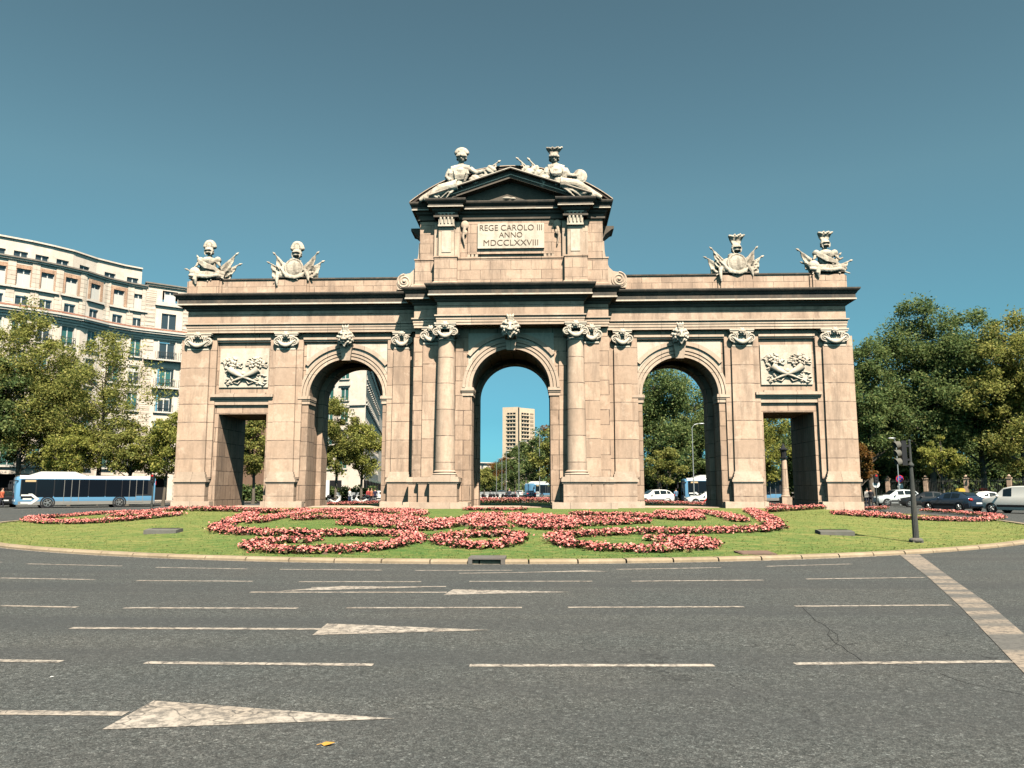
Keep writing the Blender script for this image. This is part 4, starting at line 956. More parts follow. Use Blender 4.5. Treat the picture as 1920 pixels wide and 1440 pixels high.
bed('long thin row of pink flowers along the right foot of the arch', [c5((0, 170), (100, 162), (300, 152), (600, 152), (800, 150), (890, 146))], .8, .24)
bed('long looped bed of pink flowers near the traffic light on the right', [c5((500, 183), (700, 203), (1000, 222), (1300, 235), (1600, 237), (1720, 222), (1725, 205), (1600, 190), (1400, 174), (1170, 159)), (1.3, c5((560, 176), (800, 190), (1000, 205)))], 1.0)
bed('long looped bed of pink flowers on the far left of the lawn', [
    c1((1470, 182), (1300, 202), (1000, 236), (700, 254), (350, 261), (140, 241), (120, 225), (210, 206), (450, 199), (650, 180), (850, 165), (1150, 151), (1400, 145)),
    (1.3, c1((880, 195), (1050, 188), (1300, 180)))], 1.0)
bed('long thin row of pink flowers along the left foot of the arch', [c1((1400, 145), (1650, 146), (1920, 146)), c2((0, 146), (280, 150), (400, 160), (700, 170), (900, 158))], .8, .24)
bed('deep hedge of pink flowers seen beyond the central archway', [[(-6, 25.2), (0, 25.0), (7, 25.2)], [(-6, 25.9), (7, 25.9)]], 1.3, .72, world=True, dens=1.2, raise_=.0)
bed('low strip of pink flowers seen beyond the left archway', [[(-17.5, 18.4), (-14, 19.2), (-7.5, 19.6)]], 1.2, .42, world=True)
bed('low strip of pink flowers seen beyond the right archway', [[(7.5, 19.4), (14, 19.0), (17.5, 18.2)]], 1.2, .42, world=True)
bed('patch of pink flowers round the foot of the stone lantern column', [[(18.2, 10.4), (20.2, 10.1), (22.0, 9.3)]], 1.2, .32, world=True)
# short grass standing at the kerb and round the beds
pts = []
while len(pts) < 30000:
    a = rng.uniform(1.08 * PI, 1.92 * PI); r = 1 - rng.random() ** 1.6 * .42; x, y = ell(r * .994, a)
    if y < -2: pts.append((x, y, lawn_z(x, y) + .012))
C = np.array(pts); V, F = quads(C, np.full(len(C), .024), 0, .28, .5); tag(link('grass', fast_mesh('grass', V, F, [grassm])), 'short mown grass with dry yellow patches over the island', 'grass', kind='stuff')

# floodlight boxes, drain inlet, cover, leaf
conc = stone('concrete', (.13, .13, .11), (.18, .17, .145), None)
darkm = mat('dark_opening', (.012, .012, .014), .9)
for (px, py), ang, lab in (((299, 1001), .0, 'low grey concrete floodlight box on the left lawn'), ((1571, 1004), .0, 'low grey concrete floodlight box on the right lawn beside the traffic light')):
    x, y, z = on_lawn(px, py); t = thing('floodlight_box', lab, 'floodlight', (x, y, z))
    mb = MB(); hl = .52; mb.prism([(-.0, -.05), (.5, -.05), (.5, .15), (.3, .15), (0, .11)], -hl, hl, axis='x')
    mb2 = MB(); [mb2.add([(v[0] + x, v[1] + y, v[2] + z) for v in mb.v], mb.f)]; mb2.build('housing', conc, t, fix=True)
    mb = MB(); mb.box(x - hl + .1, x + hl - .1, y + .32, y + .48, z + .153, z + .163); mb.build('glass', darkm, t)
x, y, z = on_lawn(914, 1056); x, y = ell(1, 1.5 * PI + (914 - 957) / 1440 * .62)
x = .70; y = -32.08
t = thing('drain_inlet', 'grey stone gutter drain inlet with a dark mouth in the kerb, front centre', 'drain', (x, y, 0))
mb = MB(); mb.box(x - .40, x + .40, y + .15, y + .70, .0, .135); mb.box(x - .40, x - .31, y - .03, y + .15, 0, .135); mb.box(x + .31, x + .40, y - .03, y + .15, 0, .135); mb.box(x - .31, x + .31, y - .03, y + .15, .105, .135); mb.build('stone_block', stone('inlet_stone', (.14, .13, .12), (.2, .185, .165)), t)
mb = MB(); mb.box(x - .31, x + .31, y + .10, y + .14, .0, .105); mb.build('mouth', darkm, t)
x, y, z = on_lawn(1416, 1038)
mb = MB(); mb.box(-.42, .42, -.3, .3, -.04, .012); mb.box(-.38, .38, -.26, .26, .012, .02); o = tag(mb.build('manhole_cover', stone('rusty_cover', (.19, .12, .09), (.24, .16, .12))), 'rusty brown square cover set in the grass near the kerb', 'manhole cover'); o.location = (x, y, z + .02); o.rotation_euler = (.06, 0, .1)
x, y = G(615, 1398); mb = MB()
mb.add([(-.045, 0, .012), (-.02, -.022, .006), (.015, -.02, .014), (.045, .004, .02), (.02, .022, .008), (-.02, .02, .018)], [(0, 1, 2, 3, 4, 5)]); mb.tube([(-.045, 0, .012), (-.07, -.008, .006)], .002, 5)
o = tag(mb.build('fallen_leaf', mat('dry_leaf', (.5, .26, .05), .8)), 'small yellow fallen leaf on the asphalt in the foreground', 'leaf'); o.location = (x, y, 0)
x, y = G(97, 1270); mb = MB(); mb.add([(-.014, -.01, .003), (.014, -.008, .007), (.016, .01, .004), (-.01, .01, .009)], [(0, 1, 2, 3)])
o = tag(mb.build('paper_scrap', mat('paper', (.7, .68, .62), .8)), 'tiny white scrap of paper on the asphalt, lower left', 'litter'); o.location = (x, y, 0)
# ================================================================== VEHICLES
def carpaint(name, col, metal=0.0, rough=.28):
    m = mat(name, col, rough, metal, .5); m.node_tree.nodes['Principled BSDF'].inputs['Coat Weight'].default_value = .6
    co = objco(m); bcol(m, mixc(m, ramp(m, noise(m, co, 1.4, 4, .6), [(.4, 0), (.75, .35)]), col, tuple(x * .8 + .02 for x in col))); return m
P_WHITE = carpaint('white_paint', (.72, .70, .66)); P_SILV = carpaint('pale_silver_paint', (.60, .63, .62), .2); P_BLUE = carpaint('dark_blue_paint', (.028, .050, .085), .3)
P_BLACK = carpaint('black_paint', (.015, .016, .018)); P_BEIGE = carpaint('white_van_paint', (.80, .77, .70)); P_BUS = carpaint('bus_blue_paint', (.12, .29, .46)); P_GREY = carpaint('bus_grey_skirt', (.24, .23, .21)); P_DGREY = carpaint('dark_grey_paint', (.06, .065, .07))
GLASS = mat('dark_glass', (.010, .016, .020), .06, 0, .6)
BGLASS = mat('bus_glass', (.006, .009, .014), .12, 0, .22)
TYRE = mat('tyre_rubber', (.018, .018, .019), .85); RIM_ = mat('alloy_rim', (.45, .45, .44), .35, .8); TRIMB = mat('black_plastic', (.02, .02, .022), .55)
LRED = mat('red_lamp', (.55, .02, .015), .25, 0, .5); LWHT = mat('clear_lamp', (.65, .66, .66), .15, 0, .6); LORA = mat('orange_lamp', (.75, .22, .03), .3)
PLATE = mat('number_plate', (.7, .7, .68), .5)
STEEL = mat('galvanised_steel', (.40, .42, .42), .5, .6); IRON = stone('painted_iron', (.045, .055, .055), (.075, .08, .075), None, stain=(.16, .13, .10), stain_amt=.5)

def wheel(root, x, y, r, wd=.22):
    """wheel with its axle along the car's width"""
    def lat(prof):
        mb = MB(); s = 1 if y > 0 else -1
        mb.T = lambda a, b, c: (x + a, y + s * (c - wd / 2), r + b)
        mb.lathe(prof, 0, 0, 22); return mb
    t = lat([(r * .62, 0), (r * .93, 0), (r, .03), (r, wd - .03), (r * .93, wd), (r * .66, wd)]).build('wheel', TYRE, root, smooth=40, fix=True)
    mb = lat([(r * .64, wd * .7), (r * .68, wd + .004), (r * .60, wd + .004), (r * .56, wd * .86), (.001, wd * .86)])
    s = 1 if y > 0 else -1
    for k in range(5):
        a = 2 * PI * k / 5; mb.T = lambda a_, b, c: (x + a_, y + s * (c - wd / 2), r + b)
        mb.tube([(0, 0, wd * .95), (r * .62 * math.cos(a), r * .62 * math.sin(a), wd)], [.07, .05], 6)
    mb.build('rim', RIM_, t, fix=True)
def car(name, label, cat, paint, st, wheels, group=None, glass=((0, 99),), extras=None, wr=.33):
    """st: stations (x, z_bottom, half_width, z_belt, half_width_top, z_top) from nose (+x) to tail"""
    root = thing(name, label, cat, (0, 0, 0), group)
    mb = MB(); rings = []
    for x, zb, hb, zs, ht, zt in st:
        h = [(hb * .90, zb), (hb * .985, zb + .12), (hb, zb + .30), (hb * .992, zs - .06), (hb * .955, zs)]
        if zt > zs + .08: h += [(ht + .0, zt - .07), (ht * .93, zt - .015), (ht * .6, zt), (0, zt + .012)]
        else: h += [(hb * .90, zs + .02), (hb * .80, zt), (hb * .5, zt + .01), (0, zt + .02)]
        ring = [(x, 0, zb)] + [(x, yy, zz) for yy, zz in h] + [(x, -yy, zz) for yy, zz in h[-2::-1]]
        rings.append(ring)
    n = len(rings[0]); vs_ = [p for r_ in rings for p in r_]; fs_ = []
    for i in range(len(rings) - 1):
        for k in range(n):
            fs_.append((i * n + k, (i + 1) * n + k, (i + 1) * n + (k + 1) % n, i * n + (k + 1) % n))
    fs_ += [tuple(range(n)), tuple(range(len(vs_) - 1, len(vs_) - n - 1, -1))]
    mb.add(vs_, fs_); mb.build('body', paint, root, smooth=32, fix=True)
    # side glass between belt and roof, as separate panes set just proud of the body
    def side(i, u, v, s):
        x0, _, hb, zs, ht, zt = st[i]; x1, _, hb1, zs1, ht1, zt1 = st[i + 1]
        a = (x0 + (x1 - x0) * u); b0 = (hb * .955) + (hb1 - hb) * .955 * u; t0 = ht + (ht1 - ht) * u; z0 = zs + (zs1 - zs) * u; z1 = zt - .07 + (zt1 - zt) * u
        return (a, s * (b0 + (t0 - b0) * v + .012), z0 + (z1 - z0) * v)
    for (i, u0, u1) in [(i, .06, .94) for i in range(len(st) - 1) if st[i][5] > st[i][3] + .3 and st[i + 1][5] > st[i + 1][3] + .3 and i in glass]:
        for s in (-1, 1):
            mb = MB(); q = [side(i, u0, .07, s), side(i, u1, .07, s), side(i, u1, .93, s), side(i, u0, .93, s)]
            mb.add(q + [(p[0], p[1] - s * .01, p[2]) for p in q], [(0, 1, 2, 3), (7, 6, 5, 4), (0, 4, 5, 1), (1, 5, 6, 2), (2, 6, 7, 3), (3, 7, 4, 0)]); mb.build('side_window', GLASS, root)
    def slope(i, name):
        a, b = st[i], st[i + 1]
        lo, hi = (a, b) if a[5] < b[5] else (b, a)
        def half(q): return q[4] * .93 if q[5] > q[3] + .08 else q[2] * .80
        d = .018; sx = 1 if lo[0] > hi[0] else -1
        A = Vector((lo[0], 0, lo[5] + .02)); B = Vector((hi[0], 0, hi[5])); t = B - A; nrm = Vector((abs(t.z) * sx, 0, abs(t.x))).normalized() * d
        p0 = A + t * .08 + nrm; p1 = A + t * .93 + nrm; h0 = half(lo) * .97; h1 = half(hi) * .97
        mb = MB(); q = [(p0.x, -h0, p0.z), (p0.x, h0, p0.z), (p1.x, h1, p1.z), (p1.x, -h1, p1.z)]
        mb.add(q + [(p[0] - nrm.x * .8, p[1], p[2] - nrm.z * .8) for p in q], [(0, 1, 2, 3), (7, 6, 5, 4), (0, 4, 5, 1), (1, 5, 6, 2), (2, 6, 7, 3), (3, 7, 4, 0)]); mb.build(name, GLASS, root, fix=True)
    ws = [i for i in range(len(st) - 1) if st[i][5] <= st[i][3] + .25 and st[i + 1][5] > st[i + 1][3] + .3]
    if ws: slope(ws[0], 'windscreen')
    rs = [i for i in range(len(st) - 1) if st[i][5] > st[i][3] + .3 and st[i + 1][5] <= st[i + 1][3] + .28]
    if rs: slope(rs[0], 'rear_window')
    hw = max(q[2] for q in st)
    for x in wheels:
        for s in (-1, 1):
            wheel(root, x, s * (hw - .12), wr)
            mb = MB(); mb.T = lambda a, b, c, x=x, s=s: (x + a, s * (hw - .02 + c), wr + b)
            mb.lathe([(wr * 1.16, 0), (wr * 1.16, .028), (wr * 1.0, .028), (wr * 1.0, 0)], 0, 0, 24); mb.build('wheel_arch', TRIMB, root, fix=True)
    nx, tx = st[0][0], st[-1][0]
    for s in (-1, 1):
        mb = MB(); mb.ball((nx - .16, s * (st[1][2] * .72), st[1][3] - .10), (.20, .20, .085), 10, 8); mb.build('headlight', LWHT, root, smooth=True)
        mb = MB(); mb.ball((tx + .10, s * (st[-2][2] * .80), st[-2][3] - .10), (.17, .17, .12), 10, 8); mb.build('tail_light', LRED, root, smooth=True)
        mb = MB(); fx = [q for q in st if q[5] > q[3] + .3][0][0]; mb.ball((fx + .28, s * (hw + .08), st[3][3] + .06), (.09, .12, .08), 8, 6); mb.build('wing_mirror', paint, root, smooth=True)
    mb = MB(); zb = st[0][1]; mb.box(tx - .02, tx + .05, -.27, .27, .58, .69); mb.build('number_plate', PLATE, root)
    mb = MB(); mb.box(tx + .02, nx - .02, -hw * .86, hw * .86, zb - .03, zb + .04); [mb.box(min(wheels) + .4, max(wheels) - .4, s * hw * .97 - .03, s * hw * .97 + .03, zb, zb + .16) for s in (-1, 1)]; mb.build('sill', TRIMB, root)
    if extras: extras(root)
    return root
SUV = [(2.18, .42, .62, .78, .5, .80), (2.06, .30, .80, .86, .6, .90), (1.55, .24, .90, .96, .6, 1.00), (.95, .24, .915, 1.02, .66, 1.08), (.25, .24, .92, 1.04, .70, 1.55), (-.45, .24, .92, 1.06, .70, 1.62), (-1.25, .24, .92, 1.10, .67, 1.58), (-1.72, .28, .90, 1.12, .64, 1.46), (-2.02, .34, .86, 1.10, .6, 1.14), (-2.16, .46, .74, .98, .5, 1.0)]
HATCH = [(2.15, .42, .60, .66, .5, .68), (2.02, .26, .80, .74, .6, .78), (1.45, .20, .88, .86, .6, .90), (.85, .20, .90, .92, .66, .97), (.05, .20, .905, .94, .66, 1.38), (-.60, .20, .905, .95, .66, 1.45), (-1.30, .20, .90, .98, .62, 1.38), (-1.72, .24, .885, .99, .60, 1.16), (-2.05, .30, .86, .98, .6, 1.02), (-2.18, .42, .76, .86, .5, .9)]
SEDAN = [(2.28, .42, .60, .66, .5, .68), (2.14, .26, .80, .74, .6, .78), (1.55, .20, .88, .86, .6, .90), (.95, .20, .90, .92, .66, .97), (.20, .20, .905, .94, .66, 1.40), (-.50, .20, .905, .95, .66, 1.46), (-1.10, .20, .90, .97, .62, 1.38), (-1.65, .22, .89, .98, .6, 1.06), (-2.18, .30, .86, .96, .6, 1.0), (-2.32, .42, .76, .84, .5, .88)]
VANP = [(2.10, .42, .62, .86, .5, .88), (1.98, .28, .82, .94, .6, .98), (1.50, .22, .90, 1.04, .6, 1.10), (1.15, .22, .92, 1.10, .7, 1.18), (.55, .22, .925, 1.12, .74, 1.72), (-.1, .22, .925, 1.12, .78, 1.84), (-1.2, .22, .925, 1.12, .79, 1.86), (-2.0, .24, .92, 1.12, .78, 1.83), (-2.12, .28, .90, 1.12, .76, 1.78)]
def heading_px(px, d, ang):      # heading angle in world, 180 = straight to the left of the picture
    return R(ang)
def taxi_stripe(root):
    for s in (-1, 1):
        mb = MB(); mb.T = lambda a, b, c, s=s: (a, s * (.928 + c), b)
        mb.prism([(.55, .30), (.68, .30), (.18, .86), (.05, .86)], 0, .006, axis='z'); mb.build('door_stripe', LRED, root, fix=True)
def roof_light(root):
    mb = MB(); mb.box(-.35, -.15, -.3, .3, 1.47, 1.60); mb.build('roof_sign', PLATE, root); taxi_stripe(root)
suv = car('suv', 'pale silver compact SUV side on, behind the traffic light pole', 'car', P_SILV, SUV, (1.32, -1.32), 'cars driving round the far side of the roundabout', glass=(3, 4, 5, 6), wr=.345)
place(suv, at(1681, 77), R(182))
hb = car('hatchback', 'dark blue hatchback seen from behind with a lit red tail lamp', 'car', P_BLUE, HATCH, (1.30, -1.28), 'cars driving round the far side of the roundabout', glass=(3, 4, 5, 6))
place(hb, at(1787, 57.5), R(112))
sd = car('black_car', 'black car between the silver SUV and the blue hatchback', 'car', P_BLACK, SEDAN, (1.38, -1.36), 'cars driving round the far side of the roundabout', glass=(3, 4, 5, 6))
place(sd, at(1738, 71), R(160))
s2_ = car('white_saloon', 'white saloon half hidden behind the dark blue hatchback', 'car', P_WHITE, SEDAN, (1.38, -1.36), 'cars driving round the far side of the roundabout', glass=(3, 4, 5, 6))
place(s2_, at(1838, 69), R(172))
vn = car('delivery_van', 'small white panel van at the right edge, seen from its shaded side', 'van', P_BEIGE, VANP, (1.35, -1.30), 'cars driving round the far side of the roundabout', glass=(3, 4))
place(vn, at(1912, 53), R(119))
tx_ = car('taxi', 'white taxi with a red diagonal door stripe, framed by the right archway', 'taxi', P_WHITE, SEDAN, (1.38, -1.36), 'taxis seen through the right archway', glass=(3, 4, 5, 6), extras=roof_light)
place(tx_, at(1327, 80), R(180))
pv = car('people_carrier', 'white people carrier at the left side of the right archway', 'car', P_WHITE, SUV, (1.32, -1.32), 'taxis seen through the right archway', glass=(3, 4, 5, 6))
place(pv, at(1225, 84), R(196))
ci = 0
for px, d, src, ang, lab in ((941, 150, sd, 90, 'dark saloon far down the avenue, left lane'), (975, 170, s2_, 85, 'white saloon far down the avenue beside the parked motorbikes'), (993, 140, hb, 100, 'dark hatchback far down the avenue near the blue bus'), (4, 72, sd, 130, 'dark car cut by the left edge ahead of the bus'), (716, 98, s2_, 20, 'white car at the right side of the left archway')):
    o = copy_tree(src); place(o, at(px, d), R(ang)); o['label'] = lab; o['group'] = 'distant cars'

# ---- buses
def bus(label, mirror=False):
    """12 m city bus, nose towards +x"""
    root = thing('city_bus', label, 'bus', (0, 0, 0), 'blue city buses')
    Lh, W, zb, zr = 6.0, 1.275, .32, 2.92
    def ring(x, w, z0, z1, rr):
        h = [(w - .04, z0), (w, z0 + .1), (w, 1.0), (w, z1 - .30), (w - .07, z1 - .12), (w - .28, z1 - .02), (0, z1)]
        return [(x, 0, z0)] + [(x, a, b) for a, b in h] + [(x, -a, b) for a, b in h[-2::-1]]
    st = [ring(Lh, 1.0, .40, 2.74, 0), ring(Lh - .08, 1.18, .34, 2.84, 0), ring(Lh - .35, W, zb, zr, 0), ring(-Lh + .25, W, zb, zr, 0), ring(-Lh + .04, 1.2, zb + .05, zr - .06, 0), ring(-Lh, 1.1, .45, 2.8, 0)]
    n = len(st[0]); vs_ = [p for r_ in st for p in r_]; fs_ = [(i * n + k, (i + 1) * n + k, (i + 1) * n + (k + 1) % n, i * n + (k + 1) % n) for i in range(len(st) - 1) for k in range(n)]
    fs_ += [tuple(range(n)), tuple(range(len(vs_) - 1, len(vs_) - n - 1, -1))]
    mb = MB(); mb.add(vs_, fs_); mb.build('body', P_BUS, root, smooth=35, fix=True)
    mb = MB(); mb.add([(x, s * (W - .05), 2.84) for x in (Lh - .35, -Lh + .2) for s in (-1, 1)], [(0, 1, 3, 2)]); mb.prism([(-W + .02, 2.66), (W - .02, 2.66), (W - .06, 2.86), (W - .3, 2.98), (-W + .3, 2.98), (-W + .06, 2.86)], -Lh + .16, Lh - .30, axis='x')
    rf = mb.build('roof', P_WHITE, root, fix=True)
    mb = MB(); mb.prism([(Lh - 1.0, 2.97), (Lh - 2.0, 3.34), (1.2, 3.34), (.2, 2.97)], -1.0, 1.0); mb.build('roof_pod', P_WHITE, rf, fix=True)
    for s in (-1, 1):
        mb = MB(); mb.box(-Lh + .1, Lh - .3, s * (W - .03) - .035, s * (W - .03) + .035, zb - .02, .62); mb.build('skirt', P_GREY, root)
        xs = [5.55, 4.35, 2.9, 1.45, .0, -1.45, -2.9, -4.2, -5.3]
        for i, (a, b) in enumerate(zip(xs[:-1], xs[1:])):
            mb = MB(); lo = 1.0 if 0 < i < 7 else (.85 if i == 0 else 1.25); mb.box(b + .035, a - .035, s * W - .012, s * W + .012, lo, 2.62); mb.build('side_window', BGLASS, root)
        mb = MB(); mb.box(-Lh + .2, Lh - .4, s * W - .006, s * W + .006, 1.08, 2.60); mb.build('window_band', TRIMB, root)
        for x in (1.45, -4.2):
            mb = MB(); [mb.box(x + q - .02, x + q + .02, s * W - .02, s * W + .02, .45, 2.6) for q in (-.62, 0, .62)]; mb.box(x - .64, x + .64, s * W - .019, s * W + .019, .45, .5); mb.build('door_frame', P_GREY, root)
        mb = MB(); mb.box(Lh - 1.6, Lh - .75, s * W - .02, s * W + .018, 2.38, 2.56); mb.build('line_display', mat('display_amber', (.55, .40, .22), .5), root)
        for x in (3.35, -2.75):
            wheel(root, x, s * (W - .13), .48, .28)
            mb = MB(); mb.T = lambda a, b, c, x=x, s=s: (x + a, s * (W - .02 + c), .48 + b); mb.lathe([(.62, 0), (.62, .03), (.49, .03), (.49, 0)], 0, 0, 26); mb.build('wheel_arch', TRIMB, root, fix=True)
        # pale arrow emblem near the nose
        mb = MB(); mb.T = lambda a, b, c, s=s: (a, s * (W + .014 + c), b)
        for z_, xa, xb in ((.42, 4.75, 5.5), (.76, 4.65, 5.35), (1.10, 4.75, 5.5)): mb.prism([(xa, z_), (xb, z_), (xb, z_ + .15), (xa, z_ + .15)], 0, .005, axis='z')
        mb.prism([(4.95, .36), (4.62, .36), (4.02, .84), (4.62, 1.32), (4.95, 1.32), (4.38, .84)], 0, .006, axis='z')
        mb.build('arrow_emblem', P_WHITE, root, fix=True)
        mb = MB(); mb.box(-Lh - .01, -Lh + .13, s * 1.12 - .08, s * 1.12 + .08, 2.15, 2.5); mb.build('tail_light', LRED, root)
        mb = MB(); mb.box(Lh - .14, Lh + .0, s * .95 - .16, s * .95 + .16, .62, .80); mb.build('headlight', LWHT, root)
        mb = MB(); mb.tube([(Lh - .2, s * W, 2.5), (Lh + .28, s * (W + .15), 2.45), (Lh + .3, s * (W + .16), 2.1)], .05, 6); mb.box(Lh + .22, Lh + .38, s * (W + .16) - .12, s * (W + .16) + .12, 1.75, 2.2); mb.build('wing_mirror', TRIMB, root)
    mb = MB(); mb.grid(lambda u, v: (Lh + .03 - .12 * (2 * u - 1) ** 4 - .10 * v, (2 * u - 1) * 1.12, .95 + 1.45 * v), 10, 4); mb.build('windscreen', BGLASS, root)
    mb = MB(); mb.box(Lh - .2, Lh - .02, -.9, .9, 2.46, 2.70); mb.build('destination_box', TRIMB, root)
    mb = MB(); mb.box(-Lh - .012, -Lh + .02, -1.0, 1.0, 1.5, 2.6); mb.build('rear_window', GLASS, root)
    mb = MB(); mb.box(-Lh - .02, -Lh + .02, -.26, .26, .62, .75); mb.build('number_plate', PLATE, root)
    return root
b1 = bus('blue city bus with white roof, full side view on the left'); place(b1, at(160, 70.5), R(219)); b1.scale = (.93, .93, .95)
b2 = copy_tree(b1); b2['label'] = 'blue city bus seen in pieces through the two right openings'; place(b2, at(1374, 94), R(181)); b2.scale = (1, 1, 1)
b3 = copy_tree(b1); b3['label'] = 'pale blue bus far away in the right of the central archway'; place(b3, at(1024, 150), R(235))

# ---- parked motorbikes and pedestrians
def motorbike(col):
    root = thing('motorbike', '', 'motorbike', (0, 0, 0), 'parked motorbikes')
    for x in (.66, -.62):
        mb = MB(); mb.T = lambda a, b, c, x=x: (x + a, c, .30 + b); mb.lathe([(.2, -.05), (.28, -.06), (.30, 0), (.28, .06), (.2, .05)], 0, 0, 16); mb.build('wheel', TYRE, root, fix=True)
    mb = MB(); mb.tube([(.62, 0, .32), (.48, 0, .85), (.42, 0, 1.02)], [.05, .06, .04], 7); mb.tube([(.40, -.34, 1.04), (.46, 0, 1.0), (.40, .34, 1.04)], .025, 6)
    mb.tube([(.45, 0, .62), (.15, 0, .38), (-.3, 0, .40), (-.75, 0, .68)], [.15, .13, .17, .10], 9); mb.ball((.55, 0, .72), (.12, .17, .3), 10, 8); mb.build('frame', col, root, fix=True)
    mb = MB(); mb.ball((-.32, 0, .76), (.46, .15, .08), 12, 8); mb.ball((-.82, 0, .95), (.2, .2, .17), 10, 8); mb.build('seat', TRIMB, root)
    mb = MB(); mb.grid(lambda u, v: (.56 - .16 * v - .06 * (2 * u - 1) ** 2, (2 * u - 1) * .22, .95 + .38 * v), 5, 3); mb.build('windshield', LWHT, root)
    mb = MB(); mb.ball((.68, 0, .88), (.06, .09, .08), 8, 6); mb.build('headlight', LWHT, root)
    return root
mA = motorbike(P_WHITE); mB = motorbike(P_SILV); k = 0
spots = [(904, 92.0), (910, 93.2), (916, 92.4), (922, 93.6), (928, 92.8), (934, 93.5), (940, 92.6), (946, 93.8), (962, 95), (969, 96)]
labs = ['parked white motorbike, leftmost in the row beyond the central archway', 'parked grey motorbike, second from left in the row beyond the central archway'] + ['parked %s motorbike, %s from left in the row beyond the central archway' % (('white', 'grey')[q % 2], w_) for q, w_ in zip(range(2, 10), ('third', 'fourth', 'fifth', 'sixth', 'seventh', 'eighth', 'ninth', 'tenth'))]
for q, (px, d) in enumerate(spots):
    o = (mA, mB)[q] if q < 2 else copy_tree((mA, mB)[q % 2]); place(o, at(px, d), R(70 + 40 * rng.random())); o['label'] = labs[q]
for q, (px, d) in enumerate(((628, 74), (662, 75), (676, 76))):
    o = copy_tree((mA, mB)[q % 2]); place(o, at(px, d), R(60 + 50 * q)); o['label'] = ('white motorbike parked at the left side of the left archway', 'grey motorbike parked in the middle of the left archway', 'white motorbike parked right of the grey one beyond the left archway')[q]

def person(label, top, legs, xy, head, step=.12, sit=False):
    m = mat('clothes', top, .85); co = objco(m); s_ = N(m, 'ShaderNodeSeparateXYZ'); L(m, co, s_.inputs[0])
    c = ramp(m, s_.outputs[2], [(.0, (.03, .03, .03)), (.075, legs), (.88, top), (1.0, top)]); 
    mm = N(m, 'ShaderNodeMath', operation='MULTIPLY'); L(m, s_.outputs[2], mm.inputs[0]); mm.inputs[1].default_value = 1
    n = c.node; n.color_ramp.interpolation = 'CONSTANT'
    gt = N(m, 'ShaderNodeMath', operation='GREATER_THAN'); L(m, s_.outputs[2], gt.inputs[0]); gt.inputs[1].default_value = 1.44
    bcol(m, mixc(m, gt.outputs[0], c, (.45, .26, .18)))
    mb = MB()
    for s in (-1, 1):
        mb.tube([(s * .09, 0, .92), (s * .10, -s * step * .6 - .02, .50), (s * .10, -s * step, .07)], [.095, .075, .05], 9); mb.tube([(s * .10, -s * step + .03, .045), (s * .11, -s * step - .15, .03)], [.045, .035], 8)
        mb.tube([(s * .20, 0, 1.40), (s * .25, s * step * .5, 1.14), (s * .25, s * step - .06, .90), (s * .25, s * step - .09, .80)], [.06, .05, .04, .035], 8)
        for f in range(4): mb.tube([(s * .25, s * step - .11 + .022 * f, .82), (s * .245, s * step - .12 + .022 * f, .74)], [.012, .009], 5)
        mb.tube([(s * .24, s * step - .12, .83), (s * .22, s * step - .15, .78)], [.012, .009], 5)
    mb.tube([(0, 0, .86), (0, 0, 1.05), (0, 0, 1.30), (0, 0, 1.43), (0, 0, 1.54)], [.16, .15, .19, .15, .055], 12)
    mb.ball((0, -.01, 1.63), (.075, .095, .115), 12, 10); mb.ball((0, -.10, 1.62), (.016, .02, .02), 6, 5)
    o = mb.build('person', m, None, fix=True); remesh(o, .02); tag(o, label, 'person', 'people around the square'); place(o, xy, head)
    mb = MB(); mb.ball((0, .02, 1.67), (.085, .095, .095), 10, 8); h = mb.build('hair', mat('hair', (.03, .02, .015), .7), o); h.matrix_parent_inverse = Matrix()
    return o
person('person in a red top walking beyond the left archway', (.35, .05, .05), (.03, .035, .05), at(690, 88), R(40))
person('person in an orange top beside the red one beyond the left archway', (.45, .16, .08), (.02, .02, .025), at(696, 90), R(20))
person('person in dark clothes at the right side of the left archway', (.03, .03, .06), (.02, .02, .025), at(703, 87), R(200))
person('person in black standing right of the arch beside the silver SUV', (.02, .02, .025), (.03, .03, .035), at(1634, 72), R(170))
person('person in a red top at the left edge of the picture', (.5, .12, .06), (.03, .03, .04), at(2, 70), R(100))

# ---- street furniture
def signal(x0, faces=1):
    pass
x, y, z = on_lawn(1718, 1017)
tl = thing('traffic_light', 'traffic light on a fluted iron column standing on the right lawn', 'traffic light', (x, y, z))
mb = MB(); mb.prism([(x + .16 * math.cos(a) * 1.25, y + .16 * math.sin(a) * 1.25) for a in np.linspace(PI / 4, 2.25 * PI, 5)[:-1]], z - .1, z + .05, axis='z'); mb.lathe([(.19, .04), (.19, .08), (.16, .11), (.12, .13)], x, y, 18, cz=z); mb.build('base', conc, tl, fix=True)
mb = MB(); nf = 14; prof = [(.088, .12), (.086, .5), (.080, .9), (.071, 1.3), (.060, 1.7), (.052, 2.05), (.046, 2.2)]
vs_ = []; fs_ = []; NN = nf * 4
for i, (r, h) in enumerate(prof):
    for k in range(NN):
        a = 2 * PI * k / NN; rr_ = r * (1 - .10 * (1 + math.cos(nf * a)) / 2); vs_.append((x + rr_ * math.cos(a), y + rr_ * math.sin(a), z + h))
for i in range(len(prof) - 1):
    for k in range(NN): fs_.append((i * NN + k, i * NN + (k + 1) % NN, (i + 1) * NN + (k + 1) % NN, (i + 1) * NN + k))
mb.add(vs_, fs_); mb.lathe([(.075, 2.18), (.085, 2.22), (.06, 2.26), (.038, 2.3), (.036, 2.9), (.045, 2.92), (.02, 2.96)], x, y, 14, cz=z); mb.build('column', IRON, tl)
hd = None
